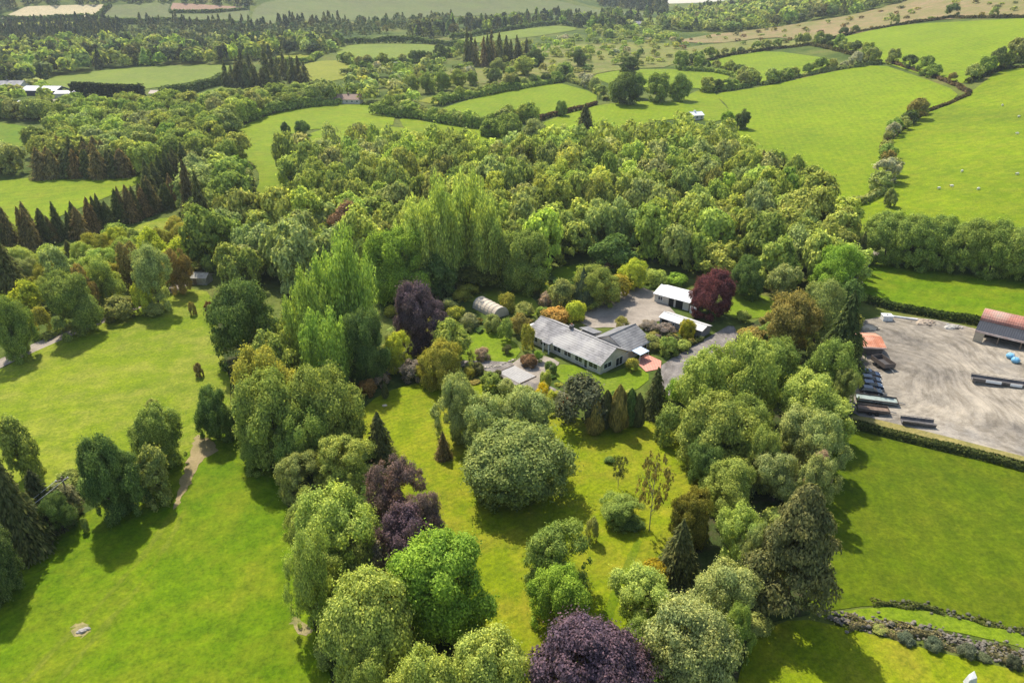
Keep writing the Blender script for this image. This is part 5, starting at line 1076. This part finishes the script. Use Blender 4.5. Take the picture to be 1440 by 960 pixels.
along([(1360, 118), (1390, 104), (1408, 98), (1440, 78), (1520, 48)], auto(11, (7, 13), ['dark', 'haw', 'mid']), 'the hedge climbing to right edge', 'bushes climbing to the right edge')
along([(1150, 58), (1207, 45), (1277, 33), (1337, 25), (1440, 22)], [(.14, 9, 'dark'), (.20, 8, 'haw'), (.38, 10, 'haw'), (.62, 14, 'dark'), (.85, 8, 'haw')], 'the moor hedge from the left', 'bushes along the moor hedge')
along([(525, 158), (560, 163), (590, 166), (625, 172), (667, 179), (705, 181), (722, 172), (757, 170)], auto(26, (7, 11), ['mid', 'haw', 'dark', 'olive', 'light']), 'the thick hedge below central pasture', 'bushes below the central pasture')
along([(612, 148), (640, 141), (682, 133), (735, 123), (775, 117), (802, 108)], auto(20, (6, 10), ['mid', 'haw', 'dark']), 'the thick hedge above central pasture', 'bushes above the central pasture')
along([(300, 188), (333, 174), (367, 161), (433, 148), (480, 144)], auto(20, (8, 13), ['mid', 'light', 'olive', 'haw']), 'the tall hedge above winding meadow', 'bushes above the winding meadow')
along([(478, 86), (505, 94), (560, 92), (620, 83), (655, 71)], auto(14, (8, 13), ['mid', 'dark', 'haw']), 'the hedge below the upper valley pasture', 'bushes below the upper valley pasture')
along([(780, 110), (812, 117), (836, 127), (850, 141)], auto(7, (7, 11), ['haw', 'mid', 'white']), 'the corner hedge of the central pasture', 'bushes at the corner of the central pasture')
# single field trees, photo boxes
FT = [((858, 104, 888, 142), 'mid'), ((885, 104, 908, 138), 'mid'), ((862, 104, 905, 148), 'dark'), ((906, 103, 944, 144), 'mid'), ((940, 104, 972, 142), 'mid'), ((543, 106, 568, 132), 'mid'), ((565, 106, 588, 132), 'olive'), ((588, 104, 612, 131), 'mid'), ((610, 100, 634, 128), 'mid'), ((632, 98, 655, 124), 'olive'), ((655, 100, 672, 120), 'mid'), ((683, 97, 706, 117), 'dark'), ((722, 80, 752, 106), 'light'), ((740, 70, 766, 93), 'dark'), ((690, 82, 712, 102), 'haw'), ((700, 160, 735, 196), 'mid'), ((735, 168, 768, 200), 'grey'), ((675, 168, 705, 192), 'mid'), ((780, 142, 798, 163), 'mid'), ((945, 72, 970, 98), 'mid'), ((868, 80, 900, 103), 'dark'), ((803, 70, 826, 93), 'dark'), ((1032, 155, 1058, 182), 'dark'), ((1010, 158, 1034, 195), 'bright'), ((393, 172, 408, 188), 'dark'), ((412, 170, 436, 190), 'deep'), ((1240, 265, 1264, 292), 'haw')]
for i, (bx_, c) in enumerate(FT):
    w_ = {'mid': 'mid green', 'dark': 'dark green', 'olive': 'olive', 'light': 'light green', 'haw': 'dull olive', 'grey': 'grey green', 'bright': 'bright green', 'deep': 'deep green'}[c]
    where = ['left in the tree row above the sloping pasture', 'second in the tree row above the sloping pasture', 'lowest left in the tree row above the sloping pasture', 'large one in the tree row above the sloping pasture', 'right in the tree row above the sloping pasture',
             'first of the line behind the far meadow house', 'second of the line behind the far meadow house', 'third of the line behind the far meadow house', 'fourth of the line behind the far meadow house', 'fifth of the line behind the far meadow house', 'sixth of the line behind the far meadow house',
             'alone above the central pasture', 'beside the far conifer clump', 'behind the far conifer clump on its right', 'in front of the far conifer clump', 'at the wood top below the central pasture', 'right of the wood top below the central pasture', 'left of the wood top below the central pasture', 'alone in the central pasture hedge',
             'at the head of the small field by the curved hedge', 'in rough pasture above the tree row', 'in rough pasture left of the tree row', 'at the left corner of the big sloping field', 'beside the white roofed far house', 'alone on the winding meadow', 'on the winding meadow edge beside the wood', 'at the lower corner of the big sloping field'][i]
    tree(bx_, 'mid', c, f'{w_} round field tree {where}', 'field_tree', 'tree', parts=False)
# conifer rows
def conrow(px, n, hr, wr, cs, where, group, k='sprucelo', nm='spruce_tree', jit=1.0, tint=None):
    P = [np.array(q) for q in world(px)]; seg = [np.linalg.norm(P[i + 1] - P[i]) for i in range(len(P) - 1)]; tot = sum(seg)
    for i in range(n):
        d = tot * (i + .5 + random.uniform(-.25, .25)) / n; j = 0
        while d > seg[j] and j < len(seg) - 1: d -= seg[j]; j += 1
        q = P[j] + (P[j + 1] - P[j]) * (d / seg[j]) + R.normal(0, jit, 2); c = random.choice(cs)
        put(k, nm, (q[0], q[1], float(H(*q)) - .1), random.uniform(*wr), random.uniform(*hr), jitc(C[c], .15), f'{"brownish" if c == "browns" else "dark green"} spruce, {ordw(i + 1)} {where}', 'conifer', group, k != 'sprucelo')
conrow([(-40, 362), (0, 352), (60, 345)], 11, (10, 14), (2.2, 3.4), ['browns', 'browns', 'spruce'], 'from the left edge in the long spruce row', 'long spruce row below the left field', 'spruce')
conrow([(66, 342), (110, 332), (165, 315), (205, 302), (245, 288)], 24, (8.5, 13), (2.3, 3.6), ['spruce', 'spruce', 'browns'], 'from the gap in the long spruce row', 'right part of the long spruce row', 'spruce')
conrow([(62, 248), (95, 249), (135, 250), (188, 248)], 14, (10, 13.5), (3.6, 5), ['browns', 'spruce', 'browns'], 'from the left in the front of the dark spruce clump', 'front of the dark spruce clump', 'spruce')
conrow([(68, 238), (110, 238), (150, 238), (185, 236)], 12, (11, 14.5), (3.6, 5), ['browns', 'spruce'], 'from the left in the back of the dark spruce clump', 'back of the dark spruce clump', 'spruce')
conrow([(205, 285), (225, 275), (245, 262), (262, 250)], 9, (12, 15), (3.2, 4.4), ['spruce'], 'going up behind the brownish larch', 'spruces behind the brownish larch', 'spruce')
conrow([(318, 122), (345, 124), (372, 125), (392, 124)], 12, (12, 18), (4, 5.5), ['spruce', 'spruce'], 'from the left in front of the far dark clump', 'front of the far dark clump')
conrow([(322, 108), (350, 106), (385, 106), (405, 112), (432, 122)], 13, (14, 20), (4, 6), ['spruce'], 'from the left in the back of the far dark clump', 'back of the far dark clump')
conrow([(655, 92), (672, 94), (690, 93), (705, 92)], 7, (22, 30), (4.5, 6), ['spruce', 'browns'], 'from the left in the tall far conifer clump', 'tall far conifer clump')
conrow([(700, 88), (720, 87), (742, 86)], 6, (16, 22), (4.5, 6), ['spruce'], 'right of the tall far conifer clump', 'low part of the far conifer clump')
conrow([(1060, 258), (1090, 270), (1120, 282)], 8, (11, 14), (2.6, 3.8), ['browns', 'browns', 'spruce'], 'from the left at the wood edge below the big sloping field', 'spruces at the wood edge')
conrow([(1188, 345), (1198, 375), (1205, 400)], 5, (9, 13), (2.0, 2.8), ['spruce'], 'from the top beside the right lane', 'spruces beside the right lane', 'spruce')

# ------------------------------------------------------------------ woods: individuals in jittered rows, front row first
def free(x, y, r, k=.7):
    for a, b, q in HAND:
        if (a - x) ** 2 + (b - y) ** 2 < (k * (q + r)) ** 2: return False
    return True
def inkeep(x, y): return any(bool(inpoly(np.array([x]), np.array([y]), P)[0]) for P in KEEP)
TW = dict(lav='lavender grey', olive='olive', mid='mid green', light='light green', grey='grey green', haw='dull olive', gold='golden olive', deep='dark green', bright='bright green', lime='lime', pale='pale green', bronze='bronze tinted', white='blossoming', pink='pale blossoming')
def wood(px, sp, hr, rr, mix, where, name, group, kinds=('wood', 'wood', 'tall', 'tall'), parts=False, limit=300, cat='tree', noun='tree', keep=False):
    P = world(px); A = np.array(P); x0, y0 = A.min(0); x1, y1 = A.max(0); cand = []; j = 0
    y = y0 + sp * .3
    while y < y1:
        x = x0 + (sp * .5 if j % 2 else 0)
        while x < x1:
            q = (x + R.uniform(-.3, .3) * sp, y + R.uniform(-.3, .3) * sp)
            if bool(inpoly(np.array([q[0]]), np.array([q[1]]), P)[0]) and (keep or not inkeep(*q)): cand.append((j, q))
            x += sp
        y += sp * .87; j += 1
    n = 0; rows = {}
    for j, q in cand:
        r = random.uniform(*rr)
        if free(q[0], q[1], r): rows.setdefault(j, []).append((q, r))
    rest = []
    for ji, j in enumerate(sorted(rows)):
        for ki, (q, r) in enumerate(sorted(rows[j])):
            c = random.choice(mix)
            # colour drifts in stands rather than tree by tree
            s = math.sin(q[0] * .045 + 1.7) + math.sin(q[1] * .05 + q[0] * .02); c = mix[int((s + 2) / 4.001 * len(mix))] if random.random() < .55 else c
            h = random.uniform(*hr) * (.75 + .25 * r / rr[1])
            if n >= limit: rest.append((q, r, h, c)); continue
            put(random.choice(kinds), name, (q[0], q[1], float(H(*q)) - .1), r, h, jitc(C[c], .14), f'{TW[c]} {noun}, {ordw(ki + 1)} from left in {ordw(ji + 1)} row {where}', cat, group, parts); n += 1
    return rest
MIXW = ['olive', 'light', 'grey', 'light', 'haw', 'olive', 'grey', 'pale', 'mid', 'olive', 'light', 'haw']
REST = []
REST += wood([(400, 250), (440, 228), (480, 222), (560, 214), (640, 224), (712, 236), (770, 212), (860, 216), (960, 205), (1030, 215), (1062, 250), (1130, 285), (1185, 335), (1200, 390), (1185, 425), (1120, 420), (1060, 400), (1000, 392), (940, 385), (900, 365), (830, 368), (770, 380), (700, 392), (610, 390), (540, 400), (490, 380), (450, 400), (400, 430), (330, 410), (295, 385), (278, 350), (300, 330), (345, 322), (415, 324), (428, 300), (415, 272)],
     9.0, (9.5, 19), (3.6, 6.9), MIXW, 'of the wood behind the bungalow', 'woodland_tree', 'trees of the wood behind the bungalow', limit=320)
REST += wood([(75, 174), (200, 167), (300, 160), (380, 155), (335, 183), (312, 205), (335, 225), (352, 252), (340, 290), (275, 338), (262, 300), (275, 250), (220, 256), (195, 240), (120, 236), (60, 240), (0, 262), (-40, 262), (-40, 246), (30, 234), (85, 205)],
     12.5, (11, 15), (5.6, 8), ['olive', 'mid', 'grey', 'light', 'haw', 'mid', 'olive'], 'of the wood above the spruce row', 'valley_tree', 'trees of the wood above the spruce row', limit=230)
wood([(-40, 420), (0, 400), (60, 372), (110, 378), (170, 352), (240, 328), (290, 335), (292, 385), (235, 405), (150, 425), (60, 450), (-40, 480)], 7.0, (6, 10), (3.2, 4.8), ['lime', 'olive', 'grey', 'light', 'gold', 'light', 'mid'], 'above the lane', 'young_tree', 'young trees above the lane', ('mid', 'loose'), True)
wood([(-40, 168), (0, 169), (75, 173), (75, 164), (0, 160), (-40, 160)], 13, (9, 13), (5.5, 7.5), ['olive', 'mid', 'haw'], 'round the small left field', 'edge_tree', 'trees round the small left field')
wood([(-40, 150), (0, 158), (60, 160), (110, 156), (200, 150), (300, 148), (380, 140), (470, 132), (470, 142), (380, 152), (290, 158), (200, 164), (100, 170), (0, 166), (-40, 164)], 15, (9, 13), (6, 9), ['olive', 'mid', 'haw', 'light'], 'below the far left farm', 'farm_tree', 'tree belt below the far left farm')
# understorey along the belts and the wood edge
wood([(310, 575), (400, 570), (470, 620), (520, 660), (560, 740), (600, 820), (640, 900), (620, 1000), (500, 1000), (440, 880), (405, 760), (370, 660)], 5.6, (2.6, 4.4), (1.9, 3.0), ['olive', 'haw', 'light', 'mid', 'pink'], 'of left belt undergrowth', 'understorey_shrub', 'undergrowth of the left belt', ('shrub', 'bush'), cat='shrub', noun='shrub', keep=True)
wood([(985, 600), (1060, 470), (1120, 430), (1205, 440), (1195, 590), (1160, 660), (1120, 740), (1150, 860), (1060, 880), (1000, 1000), (890, 1000), (930, 850), (960, 760), (1000, 700)], 5.6, (2.6, 5.0), (2.0, 3.4), ['olive', 'haw', 'mid', 'deep', 'bronze'], 'of right belt undergrowth', 'belt_shrub', 'undergrowth of the right belt', ('shrub', 'bush'), cat='shrub', noun='shrub', keep=True)
wood([(420, 560), (520, 510), (545, 470), (560, 410), (640, 400), (660, 415), (640, 450), (600, 475), (560, 515), (500, 540), (450, 580)], 5.5, (1.6, 3.4), (1.6, 2.8), ['mid', 'deep', 'olive', 'haw', 'gold'], 'round the purple weeping beech', 'border_shrub', 'shrubs round the purple weeping beech', ('shrub', 'bush'), cat='shrub', noun='shrub')
wood([(-40, 830), (0, 790), (95, 728), (190, 680), (255, 640), (245, 600), (170, 640), (90, 690), (0, 740), (-40, 770)], 5.5, (2.5, 4), (1.8, 2.8), ['haw', 'mid', 'olive', 'deep'], 'of left hedge scrub', 'hedge_scrub', 'scrub in the left hedge', ('shrub', 'bush'), cat='shrub', noun='shrub', keep=True)
wood([(560, 512), (640, 512), (690, 528), (760, 562), (830, 582), (815, 600), (740, 574), (680, 548), (600, 530), (545, 535)], 3.0, (.7, 1.7), (.7, 1.4), ['mid', 'haw', 'gold', 'light', 'bronze', 'deep', 'lime', 'lav'], 'of flower beds below the drive', 'bed_plant', 'plants of the flower beds below the drive', ('bush',), cat='plant', noun='plant', keep=True)
wood([(893, 464), (950, 462), (978, 482), (945, 506), (925, 500), (900, 494)], 2.8, (.7, 1.8), (.7, 1.4), ['mid', 'haw', 'gold', 'light', 'bronze', 'lav', 'lime'], 'of the bed above the red patio', 'bed_plant', 'plants of the bed above the red patio', ('bush',), cat='plant', noun='plant', keep=True)
wood([(640, 452), (700, 452), (745, 440), (770, 452), (735, 470), (700, 470), (660, 470)], 3.2, (.9, 2.2), (.8, 1.5), ['mid', 'haw', 'gold', 'light', 'bronze', 'deep'], 'left of the bungalow', 'bed_plant', 'plants left of the bungalow', ('bush',), cat='plant', noun='plant', keep=True)
wood([(755, 448), (760, 425), (765, 395), (800, 375), (840, 385), (900, 395), (880, 408), (850, 428), (820, 440), (812, 455)], 3.6, (1.2, 3.0), (1.0, 2.0), ['mid', 'haw', 'gold', 'light', 'bronze', 'deep', 'lime', 'olive'], 'behind the bungalow roof', 'bed_plant', 'plants behind the bungalow roof', ('bush', 'shrub'), cat='plant', noun='plant')
wood([(745, 498), (770, 508), (790, 530), (845, 545), (900, 545), (890, 556), (830, 556), (775, 548), (752, 525)], 3.4, (.6, 1.3), (.6, 1.2), ['mid', 'haw', 'light', 'gold', 'deep'], 'edging the front lawn', 'bed_plant', 'plants edging the front lawn', ('bush',), cat='plant', noun='plant')
wood([(1000, 390), (1060, 398), (1110, 420), (1080, 455), (1040, 458), (1060, 430), (1010, 408)], 5, (1.8, 3.5), (1.5, 2.5), ['mid', 'olive', 'haw', 'bronze'], 'of the shrubs behind the drive', 'drive_shrub', 'shrubs behind the drive', ('bush',), cat='shrub', noun='shrub')

# ------------------------------------------------------------------ far woods that read as one mass (stuff)
R = np.random.default_rng(5)
def farproto(n, leaf, con=False):
    if con:
        t = R.random(n); a = R.uniform(0, 6.283, n); rad = (1 - t) * R.uniform(.6, 1.05, n) + .03
        P = np.stack([np.cos(a) * rad, np.sin(a) * rad, .1 + 1.9 * t], 1); N = np.stack([np.cos(a), np.sin(a), np.full(n, .6)], 1)
    else:
        D = sph(n); D[:, 2] = np.where(D[:, 2] < -.6, -D[:, 2], D[:, 2]); lum = 1 + .22 * np.sin(4 * D[:, 0] + R.uniform(0, 6)) * np.sin(4 * D[:, 1] + R.uniform(0, 6)) + .12 * np.sin(7 * D[:, 2] + 5 * D[:, 0])
        P = D * (lum * R.uniform(.75, 1, n))[:, None]; P[:, 2] = P[:, 2] * .85 + 1.1; N = D
    return cards(P, N, leaf)
FP = {c: [farproto(n_, lf, c == 'con') for _ in range(6)] for c, n_, lf in (('con', 110, .2), ('rnd', 120, .24), ('tiny', 46, .34), ('fine', 520, .105))}
def mass(name, px, sp, hr, rr, cols, kinds, label, extra=None, keep=False, dens=1.0):
    P = world(px); A = np.array(P); x0, y0 = A.min(0); x1, y1 = A.max(0); X, Y = np.meshgrid(np.arange(x0, x1, sp), np.arange(y0, y1, sp))
    X = X.ravel() + R.uniform(-.45, .45, X.size) * sp; Y = Y.ravel() + R.uniform(-.45, .45, Y.size) * sp
    ok = inpoly(X, Y, P) & (R.random(X.size) < dens)
    if not keep:
        for K in KEEP: ok &= ~inpoly(X, Y, K)
    X, Y = X[ok], Y[ok]; VV = []; CC = []
    items = [(x, y, random.uniform(*rr), random.uniform(*hr), random.choice(cols)) for x, y in zip(X, Y)] + (extra or [])
    n0 = len(items) - len(extra or [])
    for ii, (x, y, r, h, c) in enumerate(items):
        k = random.choice(kinds) if ii < n0 else 'fine'; V = random.choice(FP[k]); a = random.uniform(0, 6.28); ca, sa = math.cos(a), math.sin(a)
        Q = np.stack([(V[:, 0] * ca - V[:, 1] * sa) * r + x, (V[:, 0] * sa + V[:, 1] * ca) * r + y, V[:, 2] * h / 2 + float(H(x, y)) - .2], 1)
        VV.append(Q); CC.append(np.tile([*jitc(C[c] if isinstance(c, str) else c, .16), 1], (len(V), 1)))
    if not VV: return
    V = np.concatenate(VV); me = mesh_np(name, V, quads(V), LEAFT)
    at_ = me.color_attributes.new('tint', 'FLOAT_COLOR', 'POINT'); at_.data.foreach_set('color', np.concatenate(CC).astype(np.float32).ravel())
    o = link(bpy.data.objects.new(name, me)); tag(o, label, 'wood', None, 'stuff'); print(name, len(items))
    return o
DK = ['spruce', (.07, .095, .05), (.085, .10, .05)]
DM = ['mid', 'olive', 'haw', 'light', (.14, .19, .07), 'grey']
mass('distant_wood', [(0, 72), (110, 64), (250, 70), (420, 62), (480, 66), (472, 76), (400, 80), (330, 90), (160, 97), (60, 118), (0, 132), (-80, 130), (-80, 74)], 11, (10, 16), (5, 8), DM + DK, ['rnd', 'rnd', 'con'], 'mixed wood across the far left valley', REST and [(q[0], q[1], r, h, c) for q, r, h, c in REST])
mass('conifer_plantation', [(-80, 42), (0, 42), (60, 38), (170, 36), (176, 54), (110, 60), (0, 62), (-80, 64)], 11, (12, 17), (4, 6), DK, ['con'], 'dark conifer plantation below the tan hill field')
mass('conifer_plantation', [(-80, -8), (100, -10), (350, -12), (356, 6), (345, 12), (300, 8), (243, 5), (155, 6), (40, 9), (0, 16), (-80, 20)], 18, (16, 24), (6, 9), DK, ['con'], 'dark conifer plantation along the top left skyline')
mass('young_plantation', [(176, 38), (260, 44), (352, 38), (440, 31), (520, 31), (640, 23), (640, 34), (560, 44), (480, 58), (420, 60), (250, 66), (110, 60), (176, 54)], 11, (5, 10), (3, 5.5), [(.11, .15, .07), (.13, .17, .08), 'spruce', (.16, .18, .08)], ['con', 'tiny', 'con'], 'young conifer plantation in rows on the far left slope', dens=.75)
mass('conifer_plantation', [(176, 32), (352, 38), (480, 28), (480, 34), (352, 46), (250, 47)], 13, (11, 16), (4.5, 6.5), DK, ['con'], 'dark conifer strip below the far hill fields', dens=.7)
mass('distant_scrub', [(480, 98), (500, 96), (560, 93), (620, 84), (660, 72), (730, 62), (830, 52), (960, 60), (950, 74), (930, 90), (870, 98), (830, 104), (780, 110), (720, 112), (655, 122), (600, 128), (540, 128), (500, 125), (480, 118)], 14, (3, 8), (2.5, 5), ['haw', 'mid', 'olive', 'dark', 'light', 'mid', 'haw', 'olive', 'white', 'haw'], ['rnd', 'rnd', 'tiny'], 'scattered scrub in the far middle of the valley', dens=.6, keep=True)
mass('distant_wood', [(480, 120), (500, 112), (540, 108), (620, 96), (660, 90), (640, 100), (560, 130), (610, 150), (580, 160), (525, 155), (500, 138)], 13, (7, 12), (4.5, 7), DM, ['rnd'], 'hedgerow trees around the far meadow house', dens=.5)
mass('distant_wood', [(930, 42), (1010, 46), (1060, 44), (1127, 32), (1210, 18), (1300, -6), (1220, -12), (1100, 4), (1040, 14), (1000, 20), (950, 24), (925, 32)], 14, (10, 16), (6, 9), DM + ['dark', 'spruce'], ['rnd', 'rnd', 'con'], 'dark mixed wood below the moor at the head of the valley')
mass('distant_wood', [(640, 34), (720, 30), (800, 26), (840, 28), (880, 22), (930, 24), (930, 36), (840, 46), (820, 40), (780, 35), (690, 48), (640, 50), (600, 56), (560, 52)], 15, (10, 17), (5.5, 8), DK + ['dark', 'mid'], ['con', 'rnd'], 'dark wood below the far hillside', dens=.8)
mass('conifer_plantation', [(600, 18), (640, 16), (636, -2), (604, 2)], 15, (18, 26), (6, 8), DK, ['con'], 'conifer clump on the far hillside')
mass('conifer_plantation', [(838, 6), (870, 12), (905, 16), (935, 20), (938, 14), (905, 8), (870, 3), (840, -3)], 16, (16, 24), (6, 9), DK, ['con'], 'conifers along the ridge left of the sky gap')
mass('distant_wood', [(960, 20), (1000, 17), (1060, 10), (1140, -2), (1240, -14), (1240, -8), (1140, 4), (1060, 14), (1000, 22)], 16, (12, 18), (6, 9), DM + DK, ['rnd', 'con'], 'wood on the ridge right of the sky gap')
mass('distant_scrub', [(940, 60), (1017, 48), (1127, 36), (1210, 24), (1293, 2), (1560, -8), (1560, 18), (1337, 25), (1277, 31), (1193, 48), (1147, 56), (1080, 66), (960, 88)], 26, (2, 5), (2, 4), ['haw', 'bronze', (.17, .17, .07), 'mid', (.2, .15, .08)], ['tiny'], 'scattered gorse and bushes on the moor', keep=True, dens=.8)
mass('distant_scrub', [(820, 40), (940, 36), (950, 60), (880, 60), (830, 54)], 16, (5, 10), (4, 7), DM, ['rnd'], 'trees round the small grey far house', dens=.6)
mass('distant_wood', [(-60, 92), (60, 120), (110, 136), (110, 150), (0, 150), (-60, 150)], 15, (6, 10), (4.5, 7), DM + ['haw'], ['rnd'], 'trees round the far left farm', dens=.75)

# ------------------------------------------------------------------ air, light, camera
HAZE = True
if HAZE:
    m, nt, out = newmat('haze'); b = NB(nt); v = b.n('ShaderNodeVolumePrincipled'); v.inputs['Color'].default_value = (.80, .87, .95, 1); v.inputs['Density'].default_value = .00008
    v.inputs['Anisotropy'].default_value = .35; b.l(v.outputs[0], out.inputs['Volume'])
    o = MB().box(-7200, -120, -60, 7200, 7200, 420).build('haze', m); o['kind'] = 'stuff'
SUN_EL, SUN_AZ = math.radians(54), math.atan2(-.45, .89)
w = bpy.data.worlds.new('World'); SC.world = w; w.use_nodes = True; nt = w.node_tree; bg = nt.nodes['Background']
sky = nt.nodes.new('ShaderNodeTexSky'); sky.sky_type = 'NISHITA'; sky.sun_disc = False; sky.sun_elevation = SUN_EL; sky.sun_rotation = SUN_AZ; sky.air_density = 1.2; sky.dust_density = 1.5
nt.links.new(sky.outputs[0], bg.inputs['Color']); bg.inputs['Strength'].default_value = .15
ld = bpy.data.lights.new('sun', 'SUN'); ld.energy = 4.9; ld.angle = math.radians(.53); ld.color = (1, .95, .84)
lo = link(bpy.data.objects.new('sun', ld)); d = Vector((-math.sin(SUN_AZ) * math.cos(SUN_EL), -math.cos(SUN_AZ) * math.cos(SUN_EL), -math.sin(SUN_EL)))
lo.rotation_euler = d.to_track_quat('-Z', 'Y').to_euler(); lo.location = (-60, 200, 250)
cd = bpy.data.cameras.new('camera'); cd.sensor_width = 36; cd.lens = F / 1440 * 36; cd.clip_start = .5; cd.clip_end = 20000
cam = link(bpy.data.objects.new('camera', cd)); cam.location = (0, 0, HC); cam.rotation_euler = (math.pi / 2 - PITCH, 0, 0); SC.camera = cam
SC.render.engine = 'CYCLES'; SC.cycles.max_bounces = 6; SC.cycles.diffuse_bounces = 3; SC.cycles.transmission_bounces = 4; SC.cycles.volume_bounces = 0; SC.cycles.glossy_bounces = 2
SC.cycles.use_denoising = True; SC.cycles.caustics_reflective = False; SC.cycles.caustics_refractive = False
vs = SC.view_settings; vs.view_transform = 'Standard'; vs.look = 'None'; vs.exposure = .64; vs.gamma = 1; vs.use_curve_mapping = False
print('objects', len(bpy.data.objects))
